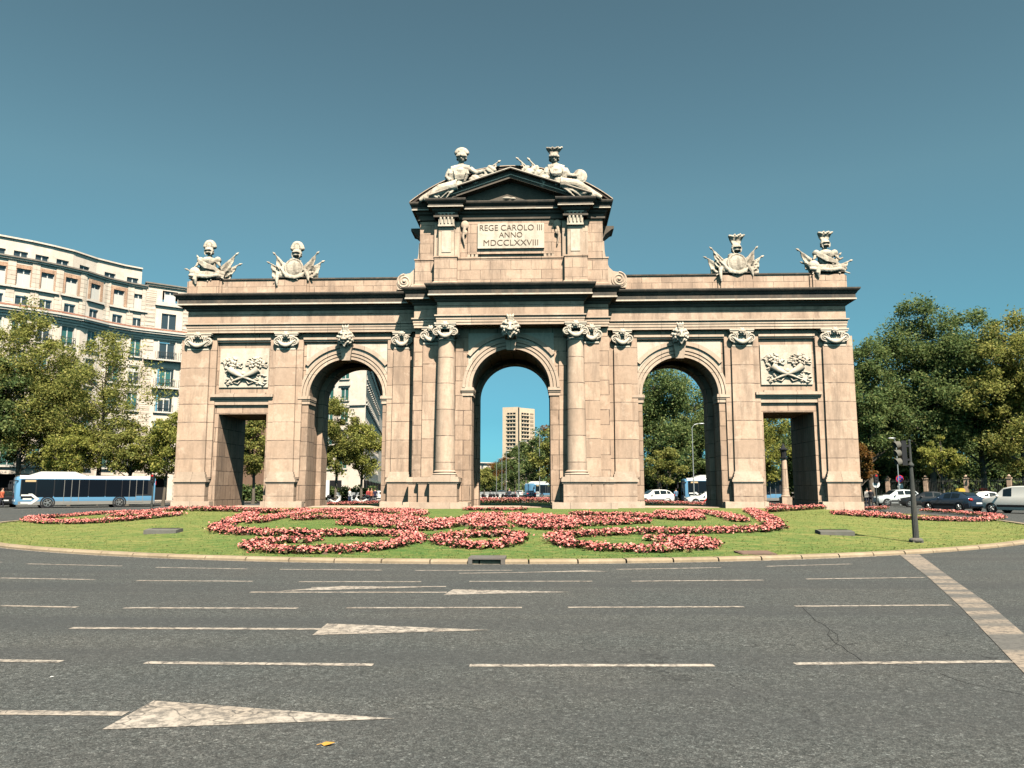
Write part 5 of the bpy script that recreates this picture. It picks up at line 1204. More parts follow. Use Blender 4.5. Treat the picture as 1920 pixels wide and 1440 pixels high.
mb = MB(); hx = x - .17; mb.box(hx - .11, hx + .03, y - .12, y + .12, z + 2.20, z + 2.92); mb.box(hx + .02, x, y - .03, y + .03, z + 2.34, z + 2.40); mb.box(hx + .02, x, y - .03, y + .03, z + 2.74, z + 2.80); hd = mb.build('signal_head', TRIMB, tl)
for k, lens_ in enumerate((mat('lens_red', (.12, .015, .01), .3), mat('lens_amber', (.16, .07, .01), .3), mat('lens_green', (.01, .08, .05), .3))):
    zc_ = z + 2.80 - .245 * k
    mb = MB(); mb.grid(lambda u, v: (hx - .11 - .20 * v * (1 - .45 * abs(2 * u - 1)), y + .115 * math.cos(PI * (1.18 - 1.36 * u) * 1.0), zc_ + .115 * math.sin(PI * (1.18 - 1.36 * u)) - .02 * v), 14, 3); mb.build('visor', conc, hd, smooth=True)
    mb = MB(); mb.T = lambda a, b, c: (hx - .112 - c, y + a, zc_ + b); mb.lathe([(.10, 0), (.08, .02), (.02, .035)], 0, 0, 16); mb.build('lens', lens_, hd, smooth=True)

def pole_signal(label, px, d, h=2.9, red=True, ang=0):
    x, y = at(px, d); t = thing('pedestrian_signal', label, 'traffic light', (x, y, 0)); t.rotation_euler = (0, 0, ang)
    mb = MB(); mb.lathe([(.10, 0), (.10, .5), (.06, .55), (.055, h)], 0, 0, 12); o = mb.build('pole', IRON, t); o.matrix_parent_inverse = Matrix()
    mb = MB(); mb.box(-.16, .16, -.22, -.02, h - .75, h); o2 = mb.build('signal_head', TRIMB, t); o2.matrix_parent_inverse = Matrix()
    for k in range(3):
        mb = MB(); mb.T = lambda a, b, c: (a, -.225 - c, h - .14 - .24 * k + b); mb.lathe([(.09, 0), (.06, .03)], 0, 0, 12); l_ = mb.build('lens', LRED if k == 0 else TRIMB, o2); l_.matrix_parent_inverse = Matrix()
    return t
pole_signal('slim traffic light pole with a red lamp at the tail of the blue bus', 284, 66)
ps = pole_signal('slim dark traffic light pole right of the arch with a round white sign', 1645, 66)
mb = MB(); mb.T = lambda a, b, c: (a + .02, -.03 - c, 2.05 + b); mb.lathe([(.30, 0), (.30, .02)], 0, 0, 22); o = mb.build('round_sign', PLATE, ps); o.matrix_parent_inverse = Matrix()
x, y = at(1690, 84); t = thing('no_stopping_sign', 'round red and blue no stopping sign on a post behind the silver SUV', 'sign', (x, y, 0))
mb = MB(); mb.cyl((0, 0, 0), (0, 0, 3.0), .04); o = mb.build('post', STEEL, t); o.matrix_parent_inverse = Matrix()
mb = MB(); mb.T = lambda a, b, c: (a, -.05 - c, 2.75 + b); mb.lathe([(.42, 0), (.42, .015)], 0, 0, 24); o = mb.build('disc', mat('sign_red', (.5, .03, .04), .4), t); o.matrix_parent_inverse = Matrix()
mb = MB(); mb.T = lambda a, b, c: (a, -.066 - c, 2.75 + b); mb.lathe([(.33, 0), (.33, .012)], 0, 0, 24); o = mb.build('blue_field', mat('sign_blue', (.02, .07, .35), .4), t); o.matrix_parent_inverse = Matrix()
mb = MB(); 
for s in (-1, 1): mb.add([(s * -.26 - .04, -.085, 2.49), (s * -.26 + .04, -.085, 2.49), (s * .26 + .04, -.085, 3.01), (s * .26 - .04, -.085, 3.01)], [(0, 1, 2, 3)])
o = mb.build('red_cross', LRED, t); o.matrix_parent_inverse = Matrix()
mb = MB(); mb.box(-.28, .28, -.06, -.03, 1.72, 2.2); o = mb.build('supplementary_plate', PLATE, t); o.matrix_parent_inverse = Matrix()
def lamp_post(label, px, d, h, arm=1.2, group='tall street lamps'):
    x, y = at(px, d); t = thing('street_lamp', label, 'street lamp', (x, y, 0), group)
    mb = MB(); mb.tube([(0, 0, 0), (0, 0, 1.0), (0, 0, h - .4), (arm * .3, 0, h), (arm, 0, h + .12)], [.08, .07, .045, .035, .03], 8); o = mb.build('pole', STEEL, t); o.matrix_parent_inverse = Matrix()
    mb = MB(); mb.ball((arm + .2, 0, h + .1), (.42, .16, .08), 10, 6); o = mb.build('lamp_head', STEEL, t); o.matrix_parent_inverse = Matrix()
for px, d, h, a, lab in ((1302, 88, 9.0, .9, 'tall steel street lamp before the trees in the right archway'), (1688, 80, 6.8, -.6, 'pale steel lamp pole right of the arch against dark trees'),
                         (941, 190, 10.5, 1.2, 'street lamp on the avenue, leftmost of the row in the central archway'), (949, 175, 11, 1.2, 'street lamp on the avenue, second of the row in the central archway'), (973, 160, 11.5, 1.2, 'street lamp on the avenue, third of the row in the central archway'),
                         (1012, 140, 12, -1.2, 'street lamp on the avenue, rightmost of the row in the central archway'), (931, 210, 10, 1.2, 'small street lamp farthest down the avenue in the central archway')):
    lamp_post(lab, px, d, h, a)
# granite lantern column behind the right doorway
x, y = at(1474, 66); zg = lawn_z(x, y)
t = thing('lantern_column', 'granite column with a dark lantern seen through the right rectangular doorway', 'street lamp', (x, y, zg))
mb = MB(); mb.box(-.62, .62, -.62, .62, -.1, .14); mb.box(-.42, .42, -.42, .42, .14, .9); mb.lathe([(.36, .9), (.40, .96), (.34, 1.05), (.30, 1.3), (.22, 4.05), (.27, 4.1), (.27, 4.18)], 0, 0, 18); o = mb.build('shaft', S_DRUM, t); o.matrix_parent_inverse = Matrix()
mb = MB(); mb.lathe([(.36, 4.18), (.38, 4.26), (.24, 4.3), (.26, 4.85), (.40, 4.9), (.40, 4.96), (.20, 5.1), (.10, 5.3), (.03, 5.45)], 0, 0, 8); o = mb.build('lantern', TRIMB, t); o.matrix_parent_inverse = Matrix()
# park railing on the right
x0, y0 = at(1600, 92); x1, y1 = at(2060, 76)
t = thing('park_railing', 'dark iron park railing on a low wall below the right hand trees', 'fence', (x0, y0, .14)); Lr = math.dist((x0, y0), (x1, y1)); t.rotation_euler = (0, 0, math.atan2(y1 - y0, x1 - x0))
mb = MB(); mb.box(0, Lr, -.2, .2, 0, .55); o = mb.build('low_wall', S_WALL, t); o.matrix_parent_inverse = Matrix()
mb = MB(); mb.box(0, Lr, -.03, .03, .75, .81); mb.box(0, Lr, -.03, .03, 2.35, 2.41)
for k in range(int(Lr / .16)): mb.box(k * .16, k * .16 + .03, -.015, .015, .55, 2.65)
o = mb.build('bars', IRON, t); o.matrix_parent_inverse = Matrix()
for k in range(int(Lr / 4) + 1):
    mb = MB(); mb.box(k * 4 - .2, k * 4 + .2, -.24, .24, 0, 2.6); mb.box(k * 4 - .26, k * 4 + .26, -.3, .3, 2.6, 2.72); mb.lathe([(.1, 2.72), (.2, 2.85), (.05, 3.05)], k * 4, 0, 8); o = mb.build('pier', S_WALL, t); o.matrix_parent_inverse = Matrix()
for px, d, col, lab in ((1803, 84, (.55, .38, .05), 'small yellow awning stall before the park railing'), (1846, 84, (.55, .06, .03), 'small red awning stall before the park railing')):
    x, y = at(px, d); t = thing('kiosk', lab, 'kiosk', (x, y, .14)); m_ = mat('awning', col, .7); t.scale = (.38, .38, .62)
    mb = MB(); [mb.cyl((a, b, 0), (a, b, 2.2), .03) for a in (-.75, .75) for b in (-.6, .6)]; mb.box(-.75, .75, -.6, .6, .0, .9); o = mb.build('stand', TRIMB, t); o.matrix_parent_inverse = Matrix()
    mb = MB(); mb.prism([(-1.0, 1.95), (1.0, 1.95), (1.0, 2.2), (.5, 2.6), (-.5, 2.6), (-1.0, 2.2)], -.9, .9); o = mb.build('awning', m_, t, fix=True); o.matrix_parent_inverse = Matrix()

for px, d, hh, lab in ((608, 84, 2.6, 'white information panel on two legs at the left side of the left archway'), (727, 93, 2.2, 'small pale panel by the right jamb of the left archway')):
    x, y = at(px, d); t = thing('information_panel', lab, 'sign', (x, y, 0))
    mb = MB(); [mb.cyl((a, 0, 0), (a, 0, hh), .04) for a in (-.4, .4)]; o = mb.build('legs', STEEL, t); o.matrix_parent_inverse = Matrix()
    mb = MB(); mb.box(-.5, .5, -.06, .06, .8, hh); o = mb.build('panel', PLATE, t); o.matrix_parent_inverse = Matrix()
for px, d, top, legs, ang, lab in ((655, 86, (.6, .58, .54), (.03, .04, .08), 90, 'person in a white shirt left of the red tops in the left archway'), (955, 98, (.05, .06, .08), (.02, .02, .03), 30, 'person in dark clothes standing among the motorbikes'), (1268, 86, (.12, .2, .3), (.03, .03, .04), 200, 'person in a blue top between the cars in the right archway'), (1627, 73, (.4, .38, .35), (.04, .04, .06), 190, 'person in a pale top right of the arch, next to the one in black')):
    person(lab, top, legs, at(px, d), R(ang))
# ================================================================== BUILDINGS
B_CREAM = stone('cream_facade', (.74, .62, .51), (.78, .68, .575), None, stain=(.45, .36, .28), stain_amt=.25)
B_RUST = stone('rusticated_limestone', (.70, .59, .485), (.75, .66, .555), (40, .55), mortar=(.20, .16, .12), stain=(.30, .25, .2), stain_amt=.3, msize=.04)
B_PINK = stone('pink_plaster', (.55, .37, .28), (.60, .43, .33), None, stain=(.3, .2, .15), stain_amt=.25)
B_ORANGE = stone('orange_brick_surround', (.68, .42, .28), (.72, .47, .33), (.5, .14), msize=.02)
B_TILE = stone('roof_tile', (.36, .15, .10), (.44, .22, .15), (.3, .3), msize=.05)
B_EAVE = stone('dark_eave', (.24, .21, .18), (.30, .27, .23), None)
B_SALMON = stone('salmon_render', (.50, .30, .20), (.55, .35, .25), None, stain_amt=.2)
B_WHITE = stone('white_facade', (.66, .60, .52), (.70, .65, .57), None, stain_amt=.2)
W_FRAME = mat('window_frame_white', (.62, .60, .56), .6); W_GLASS = mat('window_glass', (.035, .05, .058), .08, 0, .8); W_GREEN = mat('green_tinted_glass', (.04, .13, .115), .10, 0, .8); W_BLIND = mat('roller_blind', (.62, .58, .52), .8)

def winmesh(wd, ht, blind=0.0, glass=W_GLASS, mull=1):
    f = MB(); t = .07
    f.box(-wd / 2, wd / 2, -.04, .04, 0, t); f.box(-wd / 2, wd / 2, -.04, .04, ht - t, ht); f.box(-wd / 2, -wd / 2 + t, -.04, .04, t, ht - t); f.box(wd / 2 - t, wd / 2, -.04, .04, t, ht - t)
    for k in range(mull): c_ = -wd / 2 + wd * (k + 1) / (mull + 1); f.box(c_ - .06, c_ + .06, -.045, .03, t, ht - t)
    p = MB(); p.box(-wd / 2 + .02, wd / 2 - .02, .0, .02, .02, ht - .02)
    b = None
    if blind: b = MB(); b.box(-wd / 2 + t, wd / 2 - t, -.03, -.01, ht * (1 - blind), ht - t) if blind > 0 else b.box(-wd / 2 + t, wd / 2 - t, -.03, -.01, t, ht * -blind)
    return f.mesh('window', [W_FRAME]), p.mesh('pane', [glass]), b.mesh('blind', [W_BLIND]) if b else None
def put_window(parent, meshes, P, u, z, ang, w=-.22):
    x, y, _ = P(u, w, 0)
    o = bpy.data.objects.new('window', meshes[0]); COL.objects.link(o); o.parent = parent
    o.location = Vector((x, y, z)) - parent.location; o.rotation_euler = (0, 0, ang)
    for nm, me in (('pane', meshes[1]), ('blind', meshes[2])):
        if me: c_ = bpy.data.objects.new(nm, me); COL.objects.link(c_); c_.parent = o
def plane(p0, p1):
    """local frame of a facade bay running from p0 (left as seen from the square) to p1: u along, w outward, z up"""
    d = Vector((p1[0] - p0[0], p1[1] - p0[1], 0)); Lb = d.length; d.normalize(); n = Vector((d.y, -d.x, 0))
    return (lambda u, w, z: (p0[0] + d.x * u + n.x * w, p0[1] + d.y * u + n.y * w, z)), Lb, math.atan2(d.y, d.x)
def bay_wall(mb, P, Lb, z0, z1, holes, m=0, rev=.25, u0=0, u1=None):
    """wall face with rectangular holes of equal columns: holes (ua, ub, za, zb)"""
    u1 = Lb if u1 is None else u1; mb.T = P
    us = sorted({u0, u1, *[h[0] for h in holes], *[h[1] for h in holes]}); zs = sorted({z0, z1, *[h[2] for h in holes], *[h[3] for h in holes]})
    for a, b in zip(us[:-1], us[1:]):
        for c_, d in zip(zs[:-1], zs[1:]):
            if any(h[0] <= (a + b) / 2 <= h[1] and h[2] <= (c_ + d) / 2 <= h[3] for h in holes): continue
            mb.add([(a, 0, c_), (b, 0, c_), (b, 0, d), (a, 0, d)], [(0, 1, 2, 3)], m)
    for a, b, c_, d in holes:
        mb.add([(a, 0, c_), (b, 0, c_), (b, 0, d), (a, 0, d), (a, -rev, c_), (b, -rev, c_), (b, -rev, d), (a, -rev, d)], [(0, 4, 5, 1), (1, 5, 6, 2), (2, 6, 7, 3), (3, 7, 4, 0)], m)
    mb.T = None
def fbox(mb, P, ua, ub, wa, wb, za, zb, m=0):
    mb.T = P; mb.box(ua, ub, -wb, -wa, za, zb, m); mb.T = None
def flip(P): return lambda u, w, z: P(u, -w, z)

# --- the long curved apartment block on the left
pts = [(-205, 84.2), (-150, 85.2), (-108, 86.2), (-70, 87.2), (-18, 88.9), (30, 90.6), (77, 92.6), (125, 95), (172, 98.4), (218, 101), (247, 102.3), (342, 106)]
XY = [at(*p) for p in pts]
blk = thing('apartment_building', 'long curved cream apartment building with deep cornice and orange window surrounds, behind the left trees', 'building', (XY[6][0], XY[6][1], 0))
W_up = winmesh(1.45, 2.0, -.72); W_sm = winmesh(1.35, 1.05); W_m = winmesh(1.5, 2.35, 0, W_GREEN); W_m2 = winmesh(1.5, 2.35, .3); W_p = winmesh(2.0, 2.2, 0, W_GLASS); W_d = winmesh(1.5, .8)
BK = []
for i, p in enumerate(XY):
    nn = Vector((0, 0))
    for j in (i - 1, i):
        if 0 <= j < len(XY) - 1: d_ = Vector((XY[j + 1][0] - XY[j][0], XY[j + 1][1] - XY[j][1])).normalized(); nn += Vector((-d_.y, d_.x))
    nn.normalize(); BK.append((p[0] + nn.x * 2.6, p[1] + nn.y * 2.6))
class Pieces(MB):
    """collects boxes and links each flushed lot as one part"""
    def __init__(s, name, m, root): MB.__init__(s); s.a = (name, m, root)
    def flush(s):
        if s.f: n = MB(); n.v, n.f, n.m = s.v, s.f, s.m; n.build(*s.a); s.v, s.f, s.m = [], [], []
wm, cor, tile, eave = MB(), MB(), MB(), MB()
pil, ora, led, balc = Pieces('pilaster_strip', B_RUST, blk), Pieces('brick_surround', B_ORANGE, blk), Pieces('window_sill', B_WHITE, blk), Pieces('balcony_railing', IRON, blk)
trm = Pieces('window_surround', B_WHITE, blk)
bal = Pieces('balcony_slab', B_WHITE, blk)
for i in range(len(XY) - 1):
    P, Lb, ang = plane(XY[i], XY[i + 1]); Q = flip(P); last = i == len(XY) - 2; narrow = i == len(XY) - 3
    hw = .72 if not last else 1.0; cs = [Lb / 2]
    if narrow: cs = [Lb / 2 + .1]; hw = .6
    lv = [(4.4, 6.7), (8.3, 10.6), (12.1, 14.45), (15.6, 17.95), (19.35, 21.7)]
    holes = [(c_ - hw - .02, c_ + hw + .02, a, b) for c_ in cs for a, b in lv] + [(c_ - hw * .93, c_ + hw * .93, 23.5, 24.6 if not last else 25.7) for c_ in cs] + [(c_ - hw, c_ + hw, 25.9 if not last else 27.3, 27.9 if not last else 28.9) for c_ in cs] + [(c_ - 1.1, c_ + 1.1, .2, 3.4) for c_ in cs]
    bay_wall(wm, P, Lb, 0, 29.2 if not last else 29.7, holes)
    for c_ in cs:
        for k, (a, b) in enumerate(lv):
            put_window(blk, W_p if last and k > 3 else (W_m if (i + k) % 3 else W_m2), P, c_, a, ang)
            fbox(led, Q, c_ - hw - .3, c_ + hw + .3, .0, .28, a - .2, a - .02); led.flush()
            for s in (-1, 1): fbox(trm, Q, c_ + s * (hw + .14) - .1, c_ + s * (hw + .14) + .1, .0, .07, a, b + .15)
            fbox(trm, Q, c_ - hw - .24, c_ + hw + .24, .0, .09, b + .15, b + .32); trm.flush()
            for q in range(9): fbox(balc, Q, c_ - hw - .15 + (2 * hw + .3) * q / 8 - .015, c_ - hw - .15 + (2 * hw + .3) * q / 8 + .015, .2, .23, a - .02, a + .95)
            fbox(balc, Q, c_ - hw - .18, c_ + hw + .18, .19, .24, a + .93, a + .98); balc.flush()
        put_window(blk, W_sm if not last else W_p, P, c_, 23.5, ang)
        put_window(blk, W_up, P, c_, 25.9 if not last else 27.0, ang)
        if not last:
            if i < len(XY) - 3:
                for a, b, za, zb in ((c_ - hw - .38, c_ - hw - .02, 25.7, 28.4), (c_ + hw + .02, c_ + hw + .38, 25.7, 28.4), (c_ - hw - .02, c_ + hw + .02, 27.92, 28.4)): fbox(ora, Q, a, b, 0, .06, za, zb)
                ora.flush()
            fbox(led, Q, c_ - hw - .55, c_ + hw + .55, 0, .34, 25.45, 25.68); led.flush()
        else: fbox(led, Q, c_ - 1.9, c_ + 1.9, 0, .34, 26.7, 26.92); led.flush()
    if not last:
        for u in (0.0, Lb): fbox(pil, Q, max(0, u - .42), min(Lb, u + .42), 0, .10, 23.3, 29.0, 0); pil.flush()
    else:
        for a, b in ((.1, 1.35), (Lb - 1.35, Lb - .1)):
            for k in range(50): fbox(pil, Q, a, b, 0, .13, .4 + k * .57, .4 + k * .57 + .52)
            pil.flush()
        fbox(bal, Q, .2, Lb + .2, 0, .9, 19.0, 19.2); bal.flush(); fbox(bal, Q, Lb / 2 - 1.7, Lb / 2 + 1.7, 0, .8, 15.2, 15.4); bal.flush()
        for q in range(15): fbox(balc, Q, Lb / 2 - 1.6 + 3.2 * q / 14 - .02, Lb / 2 - 1.6 + 3.2 * q / 14 + .02, .72, .76, 15.4, 16.5); fbox(balc, Q, Lb / 2 - 1.6 + 3.2 * q / 14 - .02, Lb / 2 - 1.6 + 3.2 * q / 14 + .02, .8, .84, 19.2, 20.2)
        for s in (-1, 1):
            led.a = ('carved_arch', B_WHITE, blk); led.T = Q; led.prism([(Lb / 2 + s * 2.1 + .7 * math.cos(t), 19.25 + .95 * math.sin(t)) for t in np.linspace(0, PI, 12)], -.16, 0); led.T = None; led.flush()
        balc.flush()
    e_ = .9 if last else .0
    for za, zb, o in ((21.95, 22.25, .2), (22.25, 22.6, .4), (22.6, 22.85, .75), (22.85, 23.1, .9)): fbox(cor, Q, -.35 * (i > 0), Lb + e_ * o + .25, -.1, o, za, zb)
    tile.T = P; tile.add([(0, .92, 23.105), (Lb, .92, 23.105), (Lb, .05, 23.5), (0, .05, 23.5)], [(0, 1, 2, 3)]); tile.T = None
    h = 29.2 if not last else 29.7
    fbox(eave, Q, 0, Lb + .1, -.3, .25, h - .35, h - .12, 1); fbox(eave, Q, -.1, Lb + .2, -.3, .42, h - .12, h + .06, 0)
    if not last:       # set-back attic storey
        PA, LA, angA = plane(BK[i], BK[i + 1])
        bay_wall(wm, PA, LA, h, 32.1, [(LA / 2 - .75, LA / 2 + .75, 29.9, 30.7)])
        put_window(blk, W_d, PA, LA / 2, 29.9, angA, -.22)
        fbox(eave, flip(PA), 0, LA, -7, .25, 32.1, 32.3, 1)
    wm.T = P; wm.add([(0, .02, h), (Lb, .02, h), (Lb, -9, h + .0), (0, -9, h + .0)], [(0, 1, 2, 3)]); wm.T = None
P, Lb, ang = plane(XY[-2], XY[-1]); wm.T = P; wm.add([(Lb, 0, 0), (Lb, -14, 0), (Lb, -14, 29.7), (Lb, 0, 29.7), ], [(0, 1, 2, 3)]); wm.T = None
P, Lb, ang = plane(BK[-3], BK[-2]); wm.T = P; wm.add([(Lb, 0, 29.2), (Lb, -7, 29.2), (Lb, -7, 32.1), (Lb, 0, 32.1)], [(0, 1, 2, 3)]); wm.T = None
wm.build('wall', B_CREAM, blk); cor.build('cornice', B_WHITE, blk); tile.build('tile_strip', B_TILE, blk); eave.build('eaves', [B_EAVE, B_CREAM], blk); [q_.flush() for q_ in (pil, ora, led, balc)]
for k in (0, 1, 2):     # dark shop interiors behind the ground floor openings
    pass
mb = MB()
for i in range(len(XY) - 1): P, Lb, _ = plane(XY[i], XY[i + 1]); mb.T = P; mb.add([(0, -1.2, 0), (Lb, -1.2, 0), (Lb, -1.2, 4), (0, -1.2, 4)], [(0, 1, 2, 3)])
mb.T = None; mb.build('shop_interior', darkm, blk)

def block(label, name, corners, h, m, wins, wmesh, cornice=None, sills=True, shop=()):
    """building on a closed plan (counter-clockwise); wins: list per side of (list of u centres, list of z)"""
    t = thing(name, label, 'building', (corners[0][0], corners[0][1], 0)); wl = MB(); lg = MB(); sl2 = Pieces('window_sill', B_WHITE, t)
    for i in range(len(corners)):
        P, Lb, ang = plane(corners[i], corners[(i + 1) % len(corners)]); Q = flip(P)
        us, zs, wd, ht = wins[i] if i < len(wins) and wins[i] else ([], [], 1, 1)
        bay_wall(wl, P, Lb, 0, h, [(u - wd / 2, u + wd / 2, z, z + ht) for u in us for z in zs])
        for u in us:
            for z in zs:
                put_window(t, wmesh, P, u, z, ang)
                if sills: fbox(sl2, Q, u - wd / 2 - .2, u + wd / 2 + .2, 0, .22, z - .18, z - .02); sl2.flush(); fbox(lg, Q, u - wd / 2 - .3, u + wd / 2 + .3, 0, .25, z + ht + .3, z + ht + .5); sl2.flush()
        if cornice:
            for z, o, hh in cornice: fbox(lg, Q, -o * .0, Lb, -.02, o, z, z + hh)
    n = len(corners); wl.add([(x, y, h) for x, y in corners], [tuple(range(n))])
    wl.build('wall', m, t)
    if lg.f: lg.build('cornice', B_WHITE, t)
    if shop:
        sh = MB()
        for i in shop:
            P, Lb, _ = plane(corners[i], corners[(i + 1) % len(corners)]); Q = flip(P)
            for k in range(int(Lb / 4)): fbox(sh, Q, k * 4 + .4, k * 4 + 3.7, .02, .06, .2, 3.1)
            if sh.f: sh.build('shop_window', darkm, t); sh = MB()
        for i in shop:
            P, Lb, _ = plane(corners[i], corners[(i + 1) % len(corners)]); Q = flip(P)
            for k in range(int(Lb / 4)):
                if k % 3 != 1: sh.T = P; sh.add([(k * 4 + .3, .05, 3.5), (k * 4 + 3.8, .05, 3.5), (k * 4 + 3.8, 1.3, 2.8), (k * 4 + .3, 1.3, 2.8)], [(0, 1, 2, 3)]); sh.T = None
        sh.build('awning', mat('green_awning', (.03, .07, .05), .8), t)
    return t
W_b = winmesh(1.2, 1.9, .25)
c0, c1_ = at(322, 116), at(440, 118)
block('salmon rendered building wedged between the curved block and the arch', 'townhouse', [c0, c1_, (c1_[0], c1_[1] + 14), (c0[0], c0[1] + 14)], 26.0, B_SALMON, [([.9 + 1.75 * k for k in range(5)], [3.6, 7.4, 11.2, 15.0, 18.8], 1.2, 1.9)], W_b, [(22.0, .7, .35), (22.35, 1.0, .4), (25.6, .5, .4)], shop=(0,))
W_c = winmesh(1.45, 2.1, 0, W_GREEN)
a0, a1, a2 = at(560, 128), at(681, 125), at(716, 205)
block('tall cream corner building with green shutters, framed by the left archway', 'corner_building', [a0, a1, a2, (a2[0] - 14, a2[1] + 2), (a0[0], a0[1] + 40)], 27.5, B_CREAM, [([2.2, 5.0, 7.75], [5.0, 8.9, 12.6, 16.2, 19.8], 1.45, 2.1), ([2 + 3.1 * k for k in range(17)], [5.0, 8.9, 12.6, 16.2, 19.8], 1.45, 2.1)], W_c, [(24.0, .5, .3), (24.3, .9, .35), (15.3, .3, .2)], shop=(0, 1))
d0, d1 = at(706, 235), at(760, 240)
block('narrow white building closing the street seen in the left archway', 'street_end_building', [d0, d1, (d1[0], d1[1] + 12), (d0[0], d0[1] + 12)], 31, B_WHITE, [([1.2 + 2.4 * k for k in range(3)], [6, 10, 14, 18, 22, 26], 1.2, 1.9)], W_b, [(29, .6, .4)])
e0, e1 = at(868, 300), at(922, 310)
block('low cream building with a red tiled top, left in the central archway', 'avenue_building', [e0, e1, (e1[0], e1[1] + 10), (e0[0], e0[1] + 10)], 12.4, B_CREAM, [([1 + 2.2 * k for k in range(5)], [3, 6.5, 9.4], 1.2, 1.9)], W_b, [(9.0, .6, .25), (12.0, .8, .4)])
# tower block at the end of the avenue
TD = 800.0; t0, tm, tn, t1 = at(942, TD), at(971.5, TD - 6), at(974, TD - 6), at(1003, TD + 8)
tw = thing('tower_block', 'tall cream concrete tower block with stacked balconies, centred in the central archway', 'building', (t0[0], t0[1], 0))
conc2 = stone('tower_concrete', (.64, .50, .35), (.68, .54, .40), None, stain_amt=.2)
mb = MB(); sl_ = MB(); dk = MB(); H = 86.5
for j, (a, b) in enumerate(((t0, tm), (tn, t1))):
    P, Lb, ang = plane(a, b); Q = flip(P)
    strips = [(.28, .84)] if j == 0 else [(.12, .62), (.70, .92)]
    n_ = 19; holes = [(Lb * s0, Lb * s1, 6 + k * 4.05, 6 + k * 4.05 + 2.0) for s0, s1 in strips for k in range(n_)]
    bay_wall(mb, P, Lb, 0, H - (0 if j == 0 else .8), holes, rev=2.2)
    dk.T = P; dk.add([(0, -2.0, 0), (Lb, -2.0, 0), (Lb, -2.0, H - 2), (0, -2.0, H - 2)], [(0, 1, 2, 3)]); dk.T = None
    for s0, s1 in strips:
        for k in range(n_):
            fbox(sl_, Q, Lb * s0 - .2, Lb * s1 + .2, 0, .9 if s1 - s0 > .3 else .3, 4.9 + k * 4.05, 6.0 + k * 4.05)
            for q in range(3): fbox(sl_, Q, Lb * (s0 + (s1 - s0) * q / 3) - .18, Lb * (s0 + (s1 - s0) * q / 3) + .18, -1.0, .2, 6 + k * 4.05, 8.0 + k * 4.05)
    fbox(sl_, Q, 0, Lb, -18, .0, H - .8 * (j == 1), H + .3 - .8 * (j == 1))
P, Lb, _ = plane(tm, tn); dk.T = P; dk.add([(0, -4, 0), (Lb, -4, 0), (Lb, -4, H), (0, -4, H)], [(0, 1, 2, 3)]); dk.T = None
for p in (t0, t1): mb.add([(p[0], p[1], 0), (p[0], p[1] + 20, 0), (p[0], p[1] + 20, H - .9), (p[0], p[1], H - .9)], [(0, 1, 2, 3)])
mb.build('wall', conc2, tw); sl_.build('balconies', conc2, tw); dk.build('glazing', W_GLASS, tw)
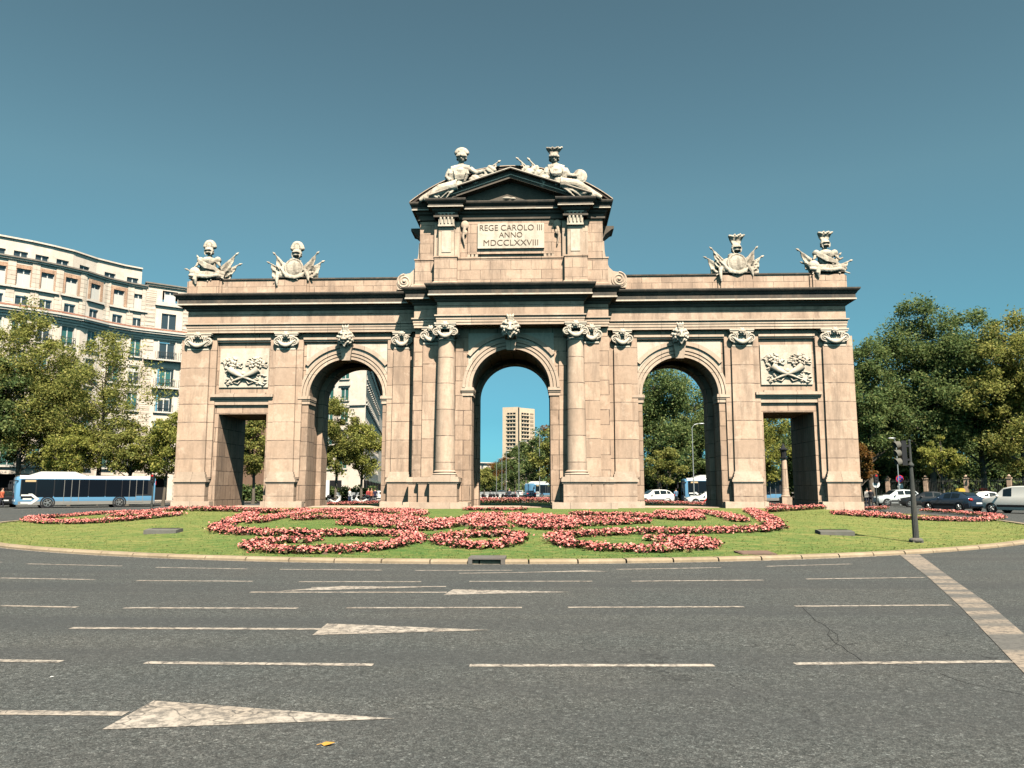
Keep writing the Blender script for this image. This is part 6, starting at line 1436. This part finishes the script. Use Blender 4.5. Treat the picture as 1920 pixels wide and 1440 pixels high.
# ================================================================== TREES
FINE = 1.75
def tree(name, label, px, d, h, rx, zlo, leafm, n=20000, size=.17, trunk=.26, clumps=120, spread=.95, group='trees round the square', shape=.5, seed=0, ry=None, gapy=.55, lean=0):
    """tapered trunk and limbs; leaves gathered in clumps spread through the crown so that gaps stay open between them"""
    n = int(n * FINE); size = size * .76
    r = random.Random(seed * 7 + int(px) + 5); g = np.random.default_rng(seed * 13 + int(px) + 3000)
    x0, y0 = at(px, d); z0 = .1; ry = ry or rx * .9; zc = zlo + (h - zlo) * .5; rz = (h - zlo) / 2
    t = thing(name, label, 'tree', (x0, y0, z0), group)
    cl = []
    while len(cl) < clumps:
        v = g.normal(size=3); v /= np.linalg.norm(v); q = r.random() ** .45
        z = v[2] * q; taper = 1 - shape * max(0, z) ** 1.5 - .12 * max(0, -z)
        wob = 1 + .22 * math.sin(3 * math.atan2(v[1], v[0]) + px) * math.cos(2.3 * z + d)
        cl.append((v[0] * q * rx * taper * wob + lean * z, v[1] * q * ry * taper * wob, zc + z * rz))
    cl = np.array(cl)
    # trunk and limbs
    mb = MB(); b = [(0, 0, -.15), (.05, 0, .5), (lean * .1 + r.uniform(-.2, .2), 0, zlo), (r.uniform(-.5, .5) + lean * .3, r.uniform(-.3, .3), zc), (r.uniform(-.5, .5) + lean * .6, 0, zc + rz * .75)]
    mb.tube(b, [trunk * 1.45, trunk, trunk * .8, trunk * .45, trunk * .08], 10); tr = mb.build('trunk', BARK, t, smooth=60); tr.matrix_parent_inverse = Matrix()
    mb = MB(); order = sorted(range(len(cl)), key=lambda k: r.random())[:max(14, clumps // 3)]
    for k in order:
        e = cl[k]; zb = max(zlo * .8, min(e[2] - .25 * abs(e[0]) - r.uniform(.6, 2.2), zc + rz * .5)); f = (zb - zlo) / max(.1, (zc + rz * .75 - zlo)); f = min(1, max(0, f))
        bx = b[2][0] + (b[4][0] - b[2][0]) * f; s = trunk * (.42 - .28 * f)
        m1 = (bx + (e[0] - bx) * .45, e[1] * .45, zb + (e[2] - zb) * .35 + .1); m2 = (bx + (e[0] - bx) * .8 + r.uniform(-.2, .2), e[1] * .8, zb + (e[2] - zb) * .75)
        mb.tube([(bx, 0, zb), m1, m2, tuple(e)], [s, s * .65, s * .4, s * .12], 6)
    li = mb.build('limbs', BARK, tr); li.matrix_parent_inverse = Matrix()
    wts = g.uniform(.35, 1.6, len(cl)); cnt = np.maximum(8, (n * wts / wts.sum()).astype(int)); C = []
    for c_, k in zip(cl, cnt):
        rad = rx * .22 * g.uniform(.6, 1.45) * spread
        q = g.normal(size=(k, 3)); q /= np.linalg.norm(q, axis=1)[:, None]; q *= (g.random(k) ** .4)[:, None] * np.array([rad * 1.15, rad * 1.15, rad * .85])
        C.append(c_ + q + g.normal(size=(k, 3)) * rad * .16)
    C = np.concatenate(C); C = C[C[:, 2] > zlo * .55]
    V, F = quads(C, np.full(len(C), size), .12, .55, .65); me = fast_mesh('crown', V, F, [leafm]); o = link('crown', me, t); o.matrix_parent_inverse = Matrix()
    return t
tree('plane_tree', 'tall plane tree at the left edge, taller than its neighbour, rising past the building cornice', 28, 80, 21.3, 5.6, 3.4, LEAF_PLANE, 22000, .15, .30, 150, .85, seed=1, shape=.75)
tree('plane_tree', 'loose airy plane tree above the middle of the left bus, building showing through', 178, 79, 18.2, 6.1, 4.6, LEAF_PLANE, 13000, .14, .26, 120, .78, seed=2, shape=.45)
tree('plane_tree', 'bushy plane tree low over the front of the left bus', 92, 82, 13.0, 5.2, 3.4, LEAF_PLANE, 15000, .16, .24, 90, .85, seed=3)
tree('young_tree', 'small yellow green tree low over the roof pod of the left bus', 128, 75.5, 7.6, 2.9, 2.8, LEAF_YELL, 7000, .14, .14, 50, .9, seed=4)
tree('young_tree', 'small green tree above the rear half of the left bus', 238, 77, 8.6, 3.2, 2.7, LEAF_PLANE, 8500, .14, .15, 55, .9, seed=5)
tree('young_tree', 'yellow green tree beside the left end of the arch, under the pavilion windows', 305, 76, 9.3, 2.9, 2.6, LEAF_YELL, 9000, .14, .15, 60, .9, seed=6)
tree('plane_tree', 'dark tree cut off by the left edge, low beside the bus nose', -40, 78, 15.0, 5.0, 2.6, LEAF_DARK, 14000, .17, .26, 90, .9, seed=7)
tree('street_tree', 'green tree seen through the left rectangular doorway', 474, 88, 10.6, 3.2, 3.0, LEAF_PLANE, 9500, .15, .18, 60, .9, seed=8)
tree('street_tree', 'green tree on the left side of the left archway', 628, 92, 12.6, 3.3, 3.2, LEAF_PLANE, 10500, .15, .18, 70, .9, seed=9)
tree('street_tree', 'yellowish lower tree in the middle of the left archway', 676, 95, 10.6, 3.1, 3.2, LEAF_YELL, 9000, .15, .17, 60, .9, seed=10)
for px, d, h, rx, lm, lab in ((1040, 128, 12.0, 3.8, LEAF_PLANE, 'avenue tree nearest the right jamb of the central archway'), (1012, 150, 13.2, 3.6, LEAF_DARK, 'dark avenue tree beside the rightmost lamp in the central archway'), (1030, 190, 17.5, 5.0, LEAF_RUST, 'rusty topped avenue tree rising behind the others in the central archway'),
                              (985, 185, 14.0, 4.4, LEAF_DARK, 'dark tree below the right half of the tower block'), (965, 215, 13.2, 4.6, LEAF_DARK, 'dark tree below the left half of the tower block'), (946, 250, 12.4, 4.6, LEAF_RUST, 'rusty green tree left of the tower block foot'),
                              (929, 290, 11.4, 4.6, LEAF_DARK, 'small dark tree far down the avenue, left of the rusty one'), (908, 230, 8.2, 3.6, LEAF_PLANE, 'low green tree at the left jamb of the central archway'), (890, 240, 8.0, 3.6, LEAF_DARK, 'low dark tree peeping at the left jamb of the central archway')):
    tree('avenue_tree', lab, px, d, h, rx, 2.2, lm, 5200, .24, .22, 50, 1.0, group='trees along the avenue', seed=int(px))
tree('park_tree', 'big dark tree filling the left part of the right archway', 1238, 100, 19.0, 5.6, 2.6, LEAF_DARK, 24000, .19, .34, 110, 1.05, seed=11, shape=.3)
tree('park_tree', 'dark tree at the right side of the right archway, sky above it', 1312, 104, 15.2, 4.3, 2.4, LEAF_DARK, 15000, .19, .3, 80, 1.05, seed=12)
tree('park_tree', 'small bushy tree between two vehicles in the right archway', 1254, 88, 6.6, 2.3, 1.8, LEAF_PLANE, 5000, .13, .12, 36, .9, seed=13)
tree('park_tree', 'yellowish tree seen through the right rectangular doorway', 1432, 92, 12.6, 3.6, 1.8, LEAF_YELL, 12000, .16, .2, 70, .95, seed=14)
tree('park_tree', 'dark tree behind the lantern column in the right doorway', 1492, 100, 10.4, 3.6, 1.6, LEAF_DARK, 11000, .17, .2, 60, 1.0, seed=15)
tree('park_tree', 'dark tree touching the right end of the arch, lowest of the right hand group', 1636, 88, 19.6, 4.6, 3.4, LEAF_DARK, 24000, .17, .34, 120, .95, seed=16, shape=.55)
tree('park_tree', 'tallest dark green tree of the right hand group, above the traffic light', 1752, 88, 24.3, 6.0, 3.2, LEAF_DARK, 36000, .17, .42, 170, .9, seed=17, shape=.5)
tree('park_tree', 'large green tree second from the right edge, above the white saloon', 1846, 86, 22.8, 5.2, 3.0, LEAF_DARK, 28000, .17, .38, 140, .9, seed=18, shape=.45)
tree('park_tree', 'large olive green tree cut by the right edge above the van', 1926, 82, 20.6, 5.0, 3.0, LEAF_PLANE, 25000, .17, .36, 120, .95, seed=19, shape=.4)
for px, lab in ((1600, 'dark background tree close behind the right end of the arch'), (1695, 'dark background tree behind the tall tree above the traffic light'), (1795, 'dark background tree in the gap above the blue hatchback'), (1885, 'dark background tree in the gap above the van')):
    tree('park_tree', lab, px, 103, 15.5, 5.6, .8, LEAF_DARK, 12000, .24, .3, 80, 1.15, seed=20)
tree('park_tree', 'small rusty orange tree at the foot of the right end of the arch', 1617, 84, 6.6, 1.9, 2.2, LEAF_RUST, 4500, .13, .1, 34, .9, seed=24)
tree('park_tree', 'bright green young tree under the tall dark one, right of the traffic light', 1772, 80, 7.2, 2.2, 2.6, LEAF_YELL, 4200, .14, .12, 36, .85, seed=25)

# clipped hedge and dark shrubs closing the view under the park trees, shrubs before the shops on the left
def hedge(label, pts, h, dep, leafm, n, size):
    t = thing('hedge', label, 'hedge', (pts[0][0], pts[0][1], .1)); C = []
    for (a, b), (c_, d) in zip(pts[:-1], pts[1:]):
        k = int(n / (len(pts) - 1)); u = nrng.random(k); C.append(np.c_[a + (c_ - a) * u + nrng.normal(size=k) * dep * .4, b + (d - b) * u + nrng.normal(size=k) * dep * .4, (nrng.random(k) ** .8) * h * (.8 + .2 * np.sin(u * 37) * np.sin(u * 11))])
    C = np.concatenate(C); V, F = quads(C, np.full(len(C), size), .1, .6, .4); link('foliage', fast_mesh('foliage', V, F, [leafm]), t)
hedge('tall dark hedge behind the park railing under the right hand trees', [at(1570, 99), at(1760, 98), at(1960, 92), at(2100, 88)], 6.2, 1.6, LEAF_DARK, 26000, .24)
hedge('dark hedge behind the buses in the two right openings', [at(1160, 112), at(1330, 110), at(1530, 106)], 5.5, 1.6, LEAF_DARK, 17000, .24)
hedge('low dark shrubs before the shops in the left archway', [at(596, 101), at(700, 103)], 2.2, .8, LEAF_DARK, 4200, .16)
hedge('low dark shrubs seen through the left rectangular doorway', [at(440, 98), at(520, 99)], 2.4, .8, LEAF_DARK, 4200, .16)
hedge('low green shrubs beside the motorbikes in the central archway', [at(880, 300), at(960, 300), at(1050, 200)], 5.5, 3, LEAF_DARK, 7000, .4)

C = np.c_[nrng.uniform(-330, 420, 26000), 430 + nrng.normal(size=26000) * 6, np.zeros(26000)]
C[:, 2] = nrng.random(26000) ** .7 * (8.5 + 2.5 * np.sin(C[:, 0] * .11) + 1.5 * np.sin(C[:, 0] * .37))
V, F = quads(C, np.full(len(C), .8), .1, .6, .4); tag(link('distant_wood', fast_mesh('distant_wood', V, F, [LEAF_DARK])), 'far dark band of trees along the horizon beyond the square', 'wood', kind='stuff')
